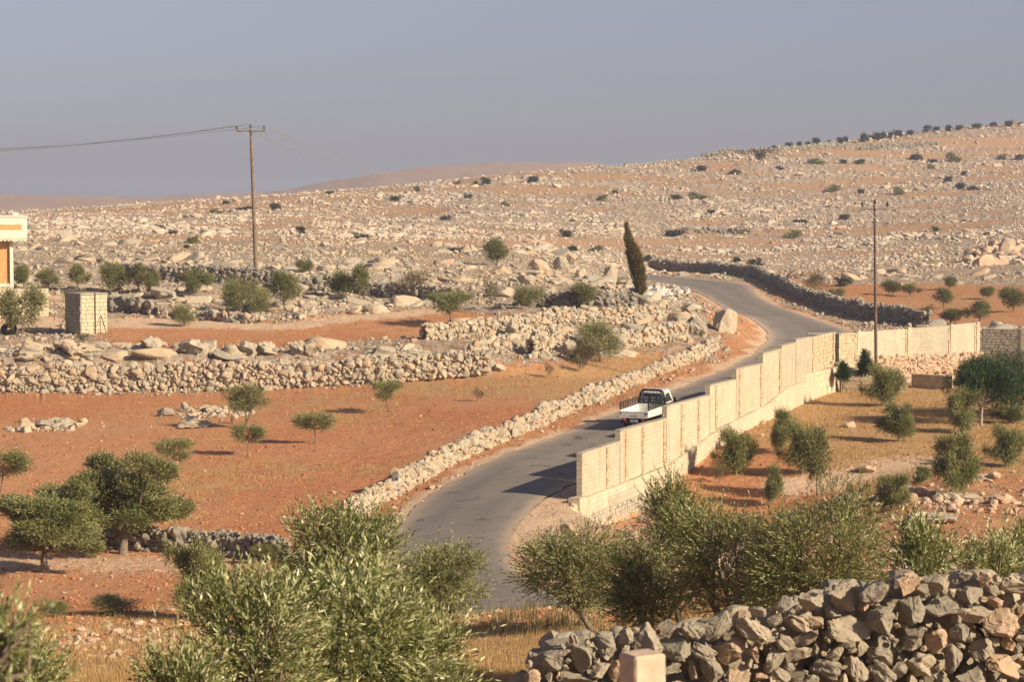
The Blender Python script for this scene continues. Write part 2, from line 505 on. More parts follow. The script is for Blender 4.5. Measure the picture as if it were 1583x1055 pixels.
class NG:
    def __init__(s, n): s.n = n; s.L = n.links
    def node(s, t, **kw):
        o = s.n.nodes.new(t)
        for k, v in kw.items(): setattr(o, k, v)
        return o
    def coord(s, kind='Object'):
        return s.node("ShaderNodeTexCoord").outputs[kind]
    def mapping(s, vec, scale):
        m = s.node("ShaderNodeMapping"); s.L.new(vec, m.inputs[0]); m.inputs['Scale'].default_value = scale
        return m.outputs[0]
    def noise(s, vec, scale, detail=4, rough=.55, dist=0):
        o = s.node("ShaderNodeTexNoise"); s.L.new(vec, o.inputs['Vector'])
        o.inputs['Scale'].default_value = scale; o.inputs['Detail'].default_value = detail; o.inputs['Roughness'].default_value = rough
        o.inputs['Distortion'].default_value = dist
        return o.outputs[0]
    def voro(s, vec, scale, feature='F1', out='Distance'):
        o = s.node("ShaderNodeTexVoronoi", feature=feature); s.L.new(vec, o.inputs['Vector']); o.inputs['Scale'].default_value = scale
        return o.outputs[out]
    def ramp(s, fac, stops, interp='LINEAR'):
        o = s.node("ShaderNodeValToRGB"); s.L.new(fac, o.inputs[0])
        o.color_ramp.interpolation = interp
        e = o.color_ramp.elements
        while len(e) < len(stops): e.new(.5)
        for i, (p, c) in enumerate(stops):
            e[i].position = p; e[i].color = (c, c, c, 1) if not hasattr(c, '__len__') else (*c, 1)
        return o.outputs[0]
    def mix(s, fac, a, b, mode='MIX'):
        o = s.node("ShaderNodeMix", data_type='RGBA', blend_type=mode)
        if hasattr(fac, 'is_linked'): s.L.new(fac, o.inputs[0])
        else: o.inputs[0].default_value = fac
        for v, i in ((a, 6), (b, 7)):
            if hasattr(v, 'is_linked'): s.L.new(v, o.inputs[i])
            else: o.inputs[i].default_value = (*v, 1)
        return o.outputs[2]
    def math(s, op, a, b=0.0, clamp=False):
        o = s.node("ShaderNodeMath", operation=op); o.use_clamp = clamp
        for v, i in ((a, 0), (b, 1)):
            if hasattr(v, 'is_linked'): s.L.new(v, o.inputs[i])
            else: o.inputs[i].default_value = v
        return o.outputs[0]
    def attr(s, name, out='Fac'):
        o = s.node("ShaderNodeAttribute"); o.attribute_name = name
        return o.outputs[out]
    def bump(s, b, h, dist=.05, strength=.6):
        o = s.node("ShaderNodeBump"); s.L.new(h, o.inputs['Height']); o.inputs['Distance'].default_value = dist
        o.inputs['Strength'].default_value = strength
        s.L.new(o.outputs[0], b.inputs['Normal'])

def simple(name, c, rough=.7, metal=0, var=.12, scale=6, bump=0, spec=.25):
    m, n, b = new_mat(name); g = NG(n)
    co = g.coord()
    f = g.noise(co, scale, 5)
    lo = tuple(max(0, x * (1 - var * 1.6)) for x in c); hi = tuple(min(1, x * (1 + var)) for x in c)
    g.L.new(g.ramp(f, [(.3, lo), (.7, hi)]), b.inputs['Base Color'])
    b.inputs['Roughness'].default_value = rough; b.inputs['Metallic'].default_value = metal
    b.inputs["Specular IOR Level"].default_value = spec
    if bump: g.bump(b, f, bump)
    return m

def stone_mat(name, a, b_, warm, lichen=(.12, .115, .10), lich=.5, scale=1.0, wet=0.0):
    """limestone: per-stone tint, lichen blotches, pits"""
    m, n, b = new_mat(name); g = NG(n)
    co = g.coord()
    t = g.attr("tint")
    base = g.ramp(t, [(0, a), (.55, b_), (.85, warm), (1, tuple(x * 1.05 for x in b_))])
    n1 = g.noise(co, 3.2 * scale, 6, .65)
    c1 = g.mix(g.ramp(n1, [(.35, 0), (.65, 1)]), base, g.mix(1.0, base, (.80, .79, .77), 'MULTIPLY'))
    n2 = g.noise(co, 11 * scale, 5, .7)
    c2 = g.mix(g.math('MULTIPLY', g.ramp(n2, [(.56, 0), (.68, 1)]), lich), c1, lichen)
    n3 = g.noise(co, 42 * scale, 3, .6)
    c3 = g.mix(g.ramp(n3, [(.3, .0), (.75, .35)]), c2, (.66, .62, .52))
    g.L.new(c3, b.inputs['Base Color'])
    b.inputs['Roughness'].default_value = .92
    b.inputs["Specular IOR Level"].default_value = .15
    h = g.math('ADD', g.math('MULTIPLY', n2, .6), g.math('MULTIPLY', n3, .3))
    g.bump(b, h, .05 / scale, .8)
    return m

M = {}
M['stone'] = stone_mat('limestone', (.27, .24, .19), (.38, .32, .235), (.43, .29, .17), lich=.5)
M['stone_pale'] = stone_mat('pale_limestone', (.31, .27, .21), (.45, .37, .26), (.48, .31, .18), lich=.45)
M['stone_hill'] = stone_mat('pinkish_limestone', (.42, .35, .275), (.58, .475, .36), (.54, .385, .27), lichen=(.19, .16, .13), lich=.35)
M['stone_dark'] = stone_mat('grey_shade_darkened_limestone', (.15, .135, .115), (.27, .235, .185), (.26, .20, .14), lich=.65)  # grey stone darkened further, with the far walls' shade put into the colour
M['stone_near'] = stone_mat('weathered_limestone', (.20, .17, .125), (.36, .29, .20), (.43, .265, .155), lichen=(.06, .055, .045), lich=.85, scale=2.4)
M['stone_orange'] = stone_mat('orange_limestone', (.46, .33, .22), (.52, .36, .24), (.55, .30, .17), lich=.15)
M['stone_white'] = stone_mat('white_limestone', (.50, .49, .47), (.56, .54, .50), (.50, .46, .40), lich=.3)

M['clod'] = simple('red_earth_clod', (.42, .185, .09), .95, 0, .3, 3)
def ground_mat():
    m, n, b = new_mat('hillside_ground'); g = NG(n)
    co = g.coord()
    mk = g.node("ShaderNodeAttribute"); mk.attribute_name = "mask"
    sp = g.node("ShaderNodeSeparateColor"); g.L.new(mk.outputs['Color'], sp.inputs[0])
    rock, grass, pale = sp.outputs[0], sp.outputs[1], sp.outputs[2]
    nf = g.noise(co, .55, 8, .62)
    nm = g.noise(co, 2.6, 7, .65)
    nfine = g.noise(co, 14, 5, .65)
    nbig = g.noise(co, .06, 5, .6)
    soil = g.ramp(nm, [(.28, (.31, .105, .044)), (.45, (.42, .165, .074)), (.58, (.49, .22, .105)), (.75, (.55, .30, .165))])
    soil = g.mix(g.ramp(nbig, [(.35, .05), (.65, .6)]), soil, (.50, .29, .16))
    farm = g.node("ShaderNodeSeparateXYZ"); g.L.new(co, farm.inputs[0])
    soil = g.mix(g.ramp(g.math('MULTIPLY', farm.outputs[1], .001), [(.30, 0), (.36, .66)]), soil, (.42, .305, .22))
    # small pale stones in the soil
    vs = g.voro(co, 5.0)
    peb = g.ramp(vs, [(.0, 1), (.14, 1), (.2, 0)])
    peb = g.math('MULTIPLY', peb, g.ramp(g.noise(co, 1.1, 3), [(.45, 0), (.62, 1)]))
    soil = g.mix(g.math('MULTIPLY', peb, .8), soil, (.50, .32, .21))
    hay = g.ramp(nfine, [(.25, (.25, .145, .068)), (.5, (.43, .262, .128)), (.75, (.56, .375, .195))])
    gm = g.math('ADD', grass, g.math('MULTIPLY', g.math('SUBTRACT', nf, .5), 1.5))
    gm = g.ramp(g.math('ADD', gm, g.math('MULTIPLY', g.math('SUBTRACT', nm, .5), .5)), [(.42, 0), (.66, 1)])
    c = g.mix(gm, soil, hay)
    pa = g.ramp(nm, [(.3, (.52, .36, .24)), (.7, (.66, .49, .34))])
    pm = g.ramp(g.math('ADD', pale, g.math('MULTIPLY', g.math('SUBTRACT', nm, .5), .7)), [(.22, 0), (.7, 1)])
    c = g.mix(pm, c, pa)
    # limestone pavement showing through
    rn = g.math('ADD', rock, g.math('MULTIPLY', g.math('SUBTRACT', g.noise(co, 1.0, 9, .7), .5), 2.2))
    rm = g.ramp(rn, [(.60, 0), (.74, 1)])
    rc = g.ramp(g.noise(co, 4.5, 7, .7), [(.3, (.25, .20, .15)), (.42, (.43, .345, .26)), (.62, (.56, .46, .35)), (.8, (.57, .47, .36))])
    rc = g.mix(g.ramp(g.noise(co, .35, 4), [(.45, 0), (.7, .5)]), rc, (.48, .32, .20))
    nz = g.node("ShaderNodeTexNoise"); g.L.new(co, nz.inputs['Vector']); nz.inputs['Scale'].default_value = 1.3; nz.inputs['Detail'].default_value = 5
    vm = g.node("ShaderNodeVectorMath", operation='MULTIPLY_ADD'); g.L.new(nz.outputs[1], vm.inputs[0]); vm.inputs[1].default_value = (1.6, 1.6, 1.6); g.L.new(co, vm.inputs[2])
    crk = g.math('MULTIPLY', g.ramp(g.voro(vm.outputs[0], .75, 'DISTANCE_TO_EDGE'), [(.0, .8), (.05, .35), (.10, 0)]), g.ramp(g.noise(co, .8, 4), [(.4, .1), (.6, 1)]))
    rc = g.mix(crk, rc, (.13, .10, .075))
    rc = g.mix(g.ramp(g.voro(vm.outputs[0], 2.3, 'DISTANCE_TO_EDGE'), [(.0, .4), (.06, 0)]), rc, (.17, .13, .095))
    c = g.mix(rm, c, rc)
    g.L.new(c, b.inputs['Base Color'])
    b.inputs['Roughness'].default_value = .95
    b.inputs["Specular IOR Level"].default_value = .08
    h = g.math('ADD', g.math('MULTIPLY', nfine, .22), g.math('MULTIPLY', nm, .6))
    h = g.math('ADD', h, g.math('MULTIPLY', g.math('MULTIPLY', rm, g.noise(co, 1.6, 8, .7)), 2.0))
    g.bump(b, h, .28, .75)
    return m
M['ground'] = ground_mat()

def asphalt_mat():
    m, n, b = new_mat('worn_asphalt'); g = NG(n)
    uv = g.node("ShaderNodeAttribute"); uv.attribute_name = "lane"
    sp = g.node("ShaderNodeSeparateColor"); g.L.new(uv.outputs['Color'], sp.inputs[0])
    across, along = sp.outputs[0], sp.outputs[1]
    co = g.coord()
    n1 = g.noise(co, .35, 6, .6); n2 = g.noise(co, 40, 3)
    c = g.ramp(n1, [(.3, (.20, .174, .150)), (.7, (.265, .23, .195))])
    # two worn wheel tracks, a little darker
    tr = g.ramp(across, [(.0, 0), (.18, .0), (.30, .75), (.40, .25), (.55, .35), (.68, .8), (.80, .2), (1.0, 0)])
    c = g.mix(g.math('MULTIPLY', tr, g.ramp(g.noise(co, .16, 4), [(.3, .35), (.7, .9)])), c, (.145, .128, .114))
    # tar patches and cracks
    mp = g.mapping(co, (.8, 1.0, 1))
    pv = g.noise(mp, .8, 5, .7)
    c = g.mix(g.ramp(pv, [(.60, 0), (.62, .8)]), c, (.060, .053, .047))
    cr = g.voro(g.mapping(co, (1, 1, 1)), .55, 'DISTANCE_TO_EDGE')
    c = g.mix(g.math('MULTIPLY', g.ramp(cr, [(.0, .5), (.012, 0)]), g.ramp(n1, [(.5, 0), (.6, 1)])), c, (.06, .05, .045))
    # dust drifted in from the edges
    ed = g.ramp(across, [(.0, 1), (.09, .55), (.2, .0), (.82, .0), (.92, .5), (1.0, 1)])
    dm = g.ramp(g.math('ADD', ed, g.math('MULTIPLY', g.math('SUBTRACT', g.noise(co, .9, 6), .5), .9)), [(.30, 0), (.9, .92)])
    c = g.mix(dm, c, (.44, .33, .24))
    c = g.mix(g.ramp(n2, [(.3, .0), (.7, .22)]), c, (.22, .19, .165))
    g.L.new(c, b.inputs['Base Color'])
    b.inputs['Roughness'].default_value = .85
    b.inputs["Specular IOR Level"].default_value = .2
    g.bump(b, n2, .01, .4)
    return m
M['asphalt'] = asphalt_mat()

def leaf_mat(name, dark, mid, light, trans=.25, rough=.45, spec=.35):
    m, n, b = new_mat(name); g = NG(n)
    t = g.attr("tint")
    c = g.ramp(t, [(0, dark), (.5, mid), (1, light)])
    g.L.new(c, b.inputs['Base Color'])
    b.inputs['Roughness'].default_value = rough
    b.inputs["Specular IOR Level"].default_value = spec
    tr = g.node("ShaderNodeBsdfTranslucent"); g.L.new(g.mix(1.0, c, (1.0, 1.0, .55), 'MULTIPLY'), tr.inputs[0])
    ms = g.node("ShaderNodeMixShader"); ms.inputs[0].default_value = trans
    out = [x for x in n.nodes if x.type == 'OUTPUT_MATERIAL'][0]
    g.L.new(b.outputs[0], ms.inputs[1]); g.L.new(tr.outputs[0], ms.inputs[2]); g.L.new(ms.outputs[0], out.inputs[0])
    return m
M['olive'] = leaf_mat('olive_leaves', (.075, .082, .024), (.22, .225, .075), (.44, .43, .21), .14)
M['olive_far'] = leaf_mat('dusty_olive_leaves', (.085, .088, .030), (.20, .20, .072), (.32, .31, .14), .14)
M['olive_near'] = leaf_mat('sun_tinted_olive_leaves', (.075, .09, .025), (.25, .265, .095), (.62, .61, .37), .14)  # lightest tints mix silvery undersides with sun highlights put into the colour
M['scrub'] = leaf_mat('dark_scrub_leaves', (.030, .032, .018), (.060, .060, .032), (.10, .095, .05), .15)
M['dry'] = leaf_mat('dry_twiggy_leaves', (.09, .06, .03), (.15, .11, .055), (.22, .17, .09), .15)
M['pine'] = leaf_mat('pine_needles', (.014, .028, .006), (.035, .066, .014), (.085, .13, .03), .15)
M['cypress'] = leaf_mat('cypress_foliage', (.065, .050, .014), (.145, .110, .03), (.22, .17, .055), .15)
M['hay'] = leaf_mat('dry_grass_blades', (.32, .19, .085), (.49, .325, .155), (.64, .47, .26), .3, .8, .1)
M['weed'] = leaf_mat('dusty_weed_leaves', (.07, .08, .04), (.15, .14, .07), (.24, .21, .11), .25)
M['bark'] = simple('olive_bark', (.20, .155, .11), .9, 0, .3, 14, .02)
M['bark_pale'] = simple('pale_bark', (.30, .26, .21), .9, 0, .3, 14, .02)
M['pole'] = simple('weathered_pole_wood', (.20, .145, .10), .85, 0, .25, 3, .01)
M['pole_dark'] = simple('brown_pole', (.15, .10, .075), .8, 0, .25, 3, .01)
M['ceramic'] = simple('brown_insulator', (.10, .075, .06), .3, 0, .1)
M['steel'] = simple('galvanised_steel', (.42, .42, .41), .5, .6, .1)
M['wire'] = simple('overhead_wire', (.30, .30, .31), .6, .3, .05)

# ---------------------------------------------------------------- ground sheet
def ground_sheet():
    cx = np.concatenate([np.linspace(-1.6, -.30, 50)[:-1], np.linspace(-.30, -.235, 30)[:-1], np.linspace(-.235, .235, 760), np.linspace(.235, .30, 30)[1:], np.linspace(.30, 1.6, 50)[1:]])
    sub = []
    md = np.median(LD, axis=1)
    nrows = {50: 40, 62: 50, 76: 50, 95: 60, 115: 60, 140: 50, 165: 12, 167.5: 40, 180: 34, 190: 34, 202: 34, 216: 40, 240: 50, 300: 40, 345: 50}
    px = np.clip(PX0 + F * cx, -590, 2190)
    Dq = np.stack([np.interp(px, tpx, TD[k]) for k in range(K)])
    rows = []
    for k in range(K - 1):
        a, b = md[k], md[k + 1]
        if a < 0: n = 10
        elif a < 40: n = 14
        elif b <= 50: n = 12
        elif a < 400: n = nrows.get(round(float(b), 1), 40)
        elif a < 1000: n = 60
        elif a < 1500: n = 12
        elif a < 3000: n = 30
        else: n = 8
        for i in range(n):
            t = i / n
            rows.append(Dq[k] * (1 - t) + Dq[k + 1] * t)
    rows.append(Dq[-1])
    Y = np.array(rows)
    X = cx[None, :] * wy(Y)
    z, rock, grass, pale, rd = ground(X, Y, True)
    V = np.stack([X.ravel(), Y.ravel(), z], 1)
    nr, nc = Y.shape
    i = np.arange(nr - 1)[:, None] * nc + np.arange(nc - 1)[None, :]
    Fc = np.stack([i, i + 1, i + nc + 1, i + nc], -1).reshape(-1, 4)
    mask = np.stack([rock, grass, pale, np.ones_like(rock)], 1)
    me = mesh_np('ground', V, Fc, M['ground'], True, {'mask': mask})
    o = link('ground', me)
    tag(o, kind='structure', label='rocky red earth hillside with limestone, dry grass and tracks')
    return o
ground_sheet()
print('ground', round(time.time() - T0, 1))

def road_sheet():
    nc = 11
    V = []; A = []
    s = np.r_[0, np.cumsum(np.linalg.norm(np.diff(CL, axis=0), axis=1))]
    rng = np.random.default_rng(4)
    for j in range(nc):
        t = j / (nc - 1)
        P = Ls * (1 - t) + Rs * t
        if j in (0, nc - 1):
            wob = (fbm(s / 1.3, s * 0 + j, 61, 3) - .5) * .5
            dirv = (Rs - Ls) / np.linalg.norm(Rs - Ls, axis=1)[:, None]
            P = P + dirv * wob[:, None]
        z = base_h(P[:, 0], P[:, 1]) + .035 + .05 * (1 - (2 * t - 1) ** 2)
        V.append(np.stack([P[:, 0], P[:, 1], z], 1)); A.append(np.stack([np.full(NL, t), (s / 400), 0 * s, 0 * s + 1], 1))
    V = np.stack(V, 1).reshape(-1, 3); A = np.stack(A, 1).reshape(-1, 4)
    i = np.arange(NL - 1)[:, None] * nc + np.arange(nc - 1)[None, :]
    Fc = np.stack([i, i + 1, i + nc + 1, i + nc], -1).reshape(-1, 4)
    o = link('road', mesh_np('road', V, Fc, M['asphalt'], True, {'lane': A}))
    tag(o, kind='structure', label='narrow worn asphalt road winding up the valley')
road_sheet()

# ---------------------------------------------------------------- stones
def icosphere(sub):
    t = (1 + 5 ** .5) / 2
    v = [(-1, t, 0), (1, t, 0), (-1, -t, 0), (1, -t, 0), (0, -1, t), (0, 1, t), (0, -1, -t), (0, 1, -t), (t, 0, -1), (t, 0, 1), (-t, 0, -1), (-t, 0, 1)]
    f = [(0, 11, 5), (0, 5, 1), (0, 1, 7), (0, 7, 10), (0, 10, 11), (1, 5, 9), (5, 11, 4), (11, 10, 2), (10, 7, 6), (7, 1, 8), (3, 9, 4), (3, 4, 2), (3, 2, 6), (3, 6, 8), (3, 8, 9), (4, 9, 5), (2, 4, 11), (6, 2, 10), (8, 6, 7), (9, 8, 1)]
    v = [np.array(p) / np.linalg.norm(p) for p in v]
    for _ in range(sub):
        c = {}; nf = []
        def mid(a, b):
            k = (min(a, b), max(a, b))
            if k not in c:
                p = v[a] + v[b]; v.append(p / np.linalg.norm(p)); c[k] = len(v) - 1
            return c[k]
        for a, b, d in f:
            x, y, z = mid(a, b), mid(b, d), mid(d, a)
            nf += [(a, x, z), (b, y, x), (d, z, y), (x, y, z)]
        f = nf
    return np.array(v), np.array(f)

def rock_variants(sub, n, seed, planes=9, lo=.55, hi=.9, noise=.0, nfreq=2.0, pw=.72):
    rng = np.random.default_rng(seed)
    V0, F0 = icosphere(sub)
    out = []
    for i in range(n):
        V = np.sign(V0) * np.abs(V0) ** pw
        V = V @ rotm(*[np.array([q]) for q in rng.uniform(0, 3, 3)])[0].T if False else V
        for k in range(planes):
            nn = rng.normal(size=3); nn /= np.linalg.norm(nn)
            h = rng.uniform(lo, hi)
            dd = V @ nn - h
            V = V - np.maximum(dd, 0)[:, None] * nn[None, :]
        if noise:
            o = rng.uniform(0, 50)
            d1 = fbm(V[:, 0] * nfreq + o, V[:, 1] * nfreq + V[:, 2] * nfreq * 1.3, seed + i, 4) - .5
            d2 = fbm(V[:, 1] * nfreq + V[:, 0] * 1.1 - o, V[:, 2] * nfreq + 3, seed + i + 50, 4) - .5
            V = V * (1 + noise * (d1 + d2))[:, None]
        V = V / np.abs(V).max(0)[None, :]
        out.append(V)
    return out, F0
RK0 = rock_variants(0, 10, 1)
RK1 = rock_variants(1, 18, 2, 6, .5, .95)
RK2 = rock_variants(2, 18, 3, 8, .5, .95, .16)
RK3 = rock_variants(3, 24, 4, 9, .42, .92, .36, 3.4, .6)
RKB = rock_variants(4, 8, 5, 12, .5, .88, .30, 2.4)

def rotm(rx, ry, rz):
    cx, sx, cy, sy, cz, sz = np.cos(rx), np.sin(rx), np.cos(ry), np.sin(ry), np.cos(rz), np.sin(rz)
    Rm = np.empty((len(rx), 3, 3))
    Rm[:, 0, 0] = cz * cy; Rm[:, 0, 1] = cz * sy * sx - sz * cx; Rm[:, 0, 2] = cz * sy * cx + sz * sx
    Rm[:, 1, 0] = sz * cy; Rm[:, 1, 1] = sz * sy * sx + cz * cx; Rm[:, 1, 2] = sz * sy * cx - cz * sx
    Rm[:, 2, 0] = -sy; Rm[:, 2, 1] = cy * sx; Rm[:, 2, 2] = cy * cx
    return Rm

def stones(kit, pos, scl, rot, tint, seed=0):
    """arrays of stones -> V, F, tint"""
    rng = np.random.default_rng(seed)
    var, F0 = kit
    n = len(pos)
    which = rng.integers(0, len(var), n)
    VV = np.stack(var)[which]
    Rm = rotm(*rot.T)
    P = np.einsum('nij,nvj->nvi', Rm, VV * scl[:, None, :]) + pos[:, None, :]
    nv = P.shape[1]
    Fs = (F0[None] + (np.arange(n) * nv)[:, None, None]).reshape(-1, 3)
    return P.reshape(-1, 3), Fs, np.repeat(tint, nv)

def merge(parts):
    V, Fs, T = [], [], []; b = 0
    for v, f, t in parts:
        V.append(v); Fs.append(f + b); T.append(t); b += len(v)
    return np.concatenate(V), np.concatenate(Fs), np.concatenate(T)

def scatter(n, dens, seed, dlo, dhi, pxlo=-60, pxhi=1650):
    """random ground points, even across the picture, thinned by a density function"""
    rng = np.random.default_rng(seed)
    px = rng.uniform(pxlo, pxhi, n)
    q = rng.uniform(1 / dhi, 1 / dlo, n) if dhi < 345 else None
    if q is not None: d = 1 / q
    else: d = dlo * (dhi / dlo) ** rng.uniform(0, 1, n)
    x = (px - PX0) / F * wy(d); y = d
    z, rock, grass, pale, rd = ground(x, y, True)
    pr = dens(x, y, z, rock, grass, pale, rd)
    k = rng.uniform(0, 1, n) < pr
    return x[k], y[k], z[k], rock[k]

def rubble(name, label, x, y, z, size, kit, mat, seed, flat=(.45, .85), sink=.25, wide=1.0):
    rng = np.random.default_rng(seed)
    n = len(x)
    s = size * .85 * np.exp(rng.normal(0, .6, n))
    s = np.minimum(s, size * 3.2)
    scl = np.stack([s * wide * rng.uniform(.6, 1.1, n), s * rng.uniform(.6, 1.1, n), s * rng.uniform(*flat, n)], 1)
    pos = np.stack([x, y, z + scl[:, 2] * (1 - 2 * sink) * rng.uniform(.5, 1.0, n)], 1)
    rot = np.stack([rng.normal(0, .25, n), rng.normal(0, .25, n), rng.uniform(0, 6.3, n) if wide == 1 else rng.normal(0, .5, n)], 1)
    V, Fs, T = stones(kit, pos, scl, rot, rng.uniform(0, 1, n) ** 1.3, seed)
    o = link(name, mesh_np(name, V, Fs, mat, False, {'tint': T}))
    tag(o, label, 'rubble', kind='stuff')
    return o


# far hillside: limestone everywhere
def hillpatch(x, y): return (.20 + .80 * patch(x, y, 11, 91, .42, .56)) * (.30 + .75 * patch(x, y, 3.5, 93, .40, .58))
x, y, z, rk = scatter(300000, lambda x, y, z, rock, g, p, rd: rock * hillpatch(x, y) * (rd > 1), 11, 335, 960)
rubble('hillside_rubble', 'pale limestone rubble covering the far hillside', x, y, z, (.11 + .09 * vnoise(x / 25, y / 25, 3)) * (1 + .9 * sstep(400, 900, y)) + 0 * x, RK0, M['stone_hill'], 21, (.4, .85), .35)
x, y, z, rk = scatter(60000, lambda x, y, z, rock, g, p, rd: (rock > .4) * patch(x, y, 11, 91, .48, .58) * patch(x, y, 30, 95, .36, .55) * (rd > 1), 12, 335, 900)
rubble('hillside_outcrops', 'low limestone ledges breaking through the far hillside', x, y, z, .36 + 0 * x, RK1, M['stone_hill'], 22, (.28, .6), .35, 1.5)
# terraces between
x, y, z, rk = scatter(60000, lambda x, y, z, rock, g, p, rd: (rock > .3) * rock * (.12 + .88 * patch(x, y, 5, 99, .44, .6)) * (rd > .8), 13, 160, 345)
rubble('terrace_rubble', 'loose limestone rubble lying on the terraces', x, y, z, .115 + 0 * x, RK1, M['stone_pale'], 23, (.4, .9))
x, y, z, rk = scatter(7000, lambda x, y, z, rock, g, p, rd: (rock > .6) * patch(x, y, 8, 101, .48, .62) * (rd > 6), 14, 166, 345)
rubble('terrace_outcrops', 'weathered limestone outcrops on the terraces', x, y, z, .40 + 0 * x, RK2, M['stone_pale'], 24, (.3, .6), .35, 1.5)
# field pebbles and near ground
x, y, z, rk = scatter(60000, lambda x, y, z, rock, g, p, rd: .10 * (rd > .3) + .25 * rock + .2 * p * (rd > .3), 15, 60, 166)
rubble('field_stones', 'small pale stones strewn over the red earth', x, y, z, .035 + .045 * (rk > .2), RK0, M['stone_orange'], 25, (.4, .7))
x, y, z, rk = scatter(70000, lambda x, y, z, rock, g, p, rd: (rock < .3) * (p < .4) * (.15 + .85 * patch(x, y, 2.2, 103, .42, .6)) * (rd > .5), 115, 60, 166)
rubble('soil_clods', 'clods of dry red earth in the fields', x, y, z, .034 + 0 * x, RK0, M['clod'], 125, (.4, .8))
x, y, z, rk = scatter(30000, lambda x, y, z, rock, g, p, rd: (rd > -.25) * (rd < 1.6) * sstep(1.6, 0, rd) * .9, 116, 66, 330)
rubble('road_gravel', 'loose pale gravel along the road edges', x, y, z, .035 + 0 * x, RK0, M['stone_orange'], 126, (.4, .8))
x, y, z, rk = scatter(9000, lambda x, y, z, rock, g, p, rd: (rock > .25) * patch(x, y, 4, 105, .5, .62), 16, 46, 130)
rubble('garden_rubble', 'limestone rubble in the rocky patches of the near slopes', x, y, z, .12 + 0 * x, RK1, M['stone_pale'], 26, (.3, .6))
print('rubble', round(time.time() - T0, 1))

def dry_wall(label, pts, h, thick, s, mat='stone', seed=0, kit=None, name='dry_stone_wall', hfun=None, group='dry stone walls'):
    """pts: ground points along the wall; h height; s stone size; random coursed stones on both faces and the top"""
    kit = kit or RK1
    s = s * .62
    rng = np.random.default_rng(seed)
    P = np.array([p[:2] for p in pts], float)
    L = np.linalg.norm(np.diff(P, axis=0), axis=1).sum()
    n = max(4, int(L / .5))
    C = smooth_line(P, n, 1) if n > 12 else resample(P, n)
    tg = np.gradient(C, axis=0); tg /= np.linalg.norm(tg, axis=1)[:, None]
    nm = np.stack([-tg[:, 1], tg[:, 0]], 1)
    sl = np.linspace(0, L, n)
    gzv = ground(C[:, 0], C[:, 1])
    def top(t):
        hh = h if hfun is None else hfun(t / L)
        return hh * (1 + .22 * (fbm(t / 4.0, 0 * t + seed, 7, 3) - .5) * 2)
    pos, scl, rot = [], [], []
    ncs = int(math.ceil(h * 1.25 / (s * .78)))
    for c in range(ncs + 1):
        zc = c * s * .78
        m = int(L / (s * .95))
        for side in (-1, 1, 0):
            t = (np.arange(m) + rng.uniform(-.35, .35, m)) * (L / m)
            H = top(np.clip(t, 0, L))
            k = (zc < H - s * .2) if side else (zc < H - s * .1) & (zc > H - s * 1.4)
            t = t[k]; H = H[k]
            mm = len(t)
            if not mm: continue
            x = np.interp(t, sl, C[:, 0]); y = np.interp(t, sl, C[:, 1]); g0 = np.interp(t, sl, gzv)
            nx = np.interp(t, sl, nm[:, 0]); ny = np.interp(t, sl, nm[:, 1])
            bat = thick / 2 * (1.12 - .3 * zc / max(h, .1))
            off = side * (bat - s * .35) + rng.normal(0, .07 * s / .3, mm)
            pos.append(np.stack([x + nx * off, y + ny * off, g0 + zc + s * .3 + rng.normal(0, .05 * s / .3, mm)], 1))
            a = s * np.minimum(np.exp(rng.normal(-.05, .45, mm)), 2.6) * .66
            scl.append(np.stack([a * rng.uniform(.8, 1.25, mm), a * rng.uniform(.7, 1.0, mm), a * rng.uniform(.6, .95, mm)], 1))
            ang = np.arctan2(np.interp(t, sl, tg[:, 1]), np.interp(t, sl, tg[:, 0]))
            rot.append(np.stack([rng.normal(0, .35, mm), rng.normal(0, .35, mm), ang + rng.normal(0, .35, mm)], 1))
    pos, scl, rot = map(np.concatenate, (pos, scl, rot))
    V, Fs, T = stones(kit, pos, scl, rot, rng.uniform(0, 1, len(pos)), seed)
    # rubble core so that no light leaks through
    Hc = np.maximum(top(sl) - s * 1.0, .1)
    w_ = thick * .30
    cv = []
    for sx, zt in ((-1, 0), (-1, 1), (1, 1), (1, 0)):
        cv.append(np.stack([C[:, 0] + nm[:, 0] * sx * w_, C[:, 1] + nm[:, 1] * sx * w_, gzv - .3 + zt * (Hc + .3)], 1))
    cv = np.stack(cv, 1).reshape(-1, 3)
    i = np.arange(n - 1) * 4
    cf = []
    for a, b in ((0, 1), (1, 2), (2, 3)):
        cf += [np.stack([i + a, i + b, i + b + 4], 1), np.stack([i + a, i + b + 4, i + a + 4], 1)]
    V, Fs, T = merge([(V, Fs, T), (cv, np.concatenate(cf), np.full(len(cv), .1))])
    o0 = C[n // 2]; org = np.array([o0[0], o0[1], gzv[n // 2]])
    o = link(name, mesh_np(name, V - org, Fs, M[mat], False, {'tint': T}), loc=org)
    return tag(o, label, 'stone wall', group)

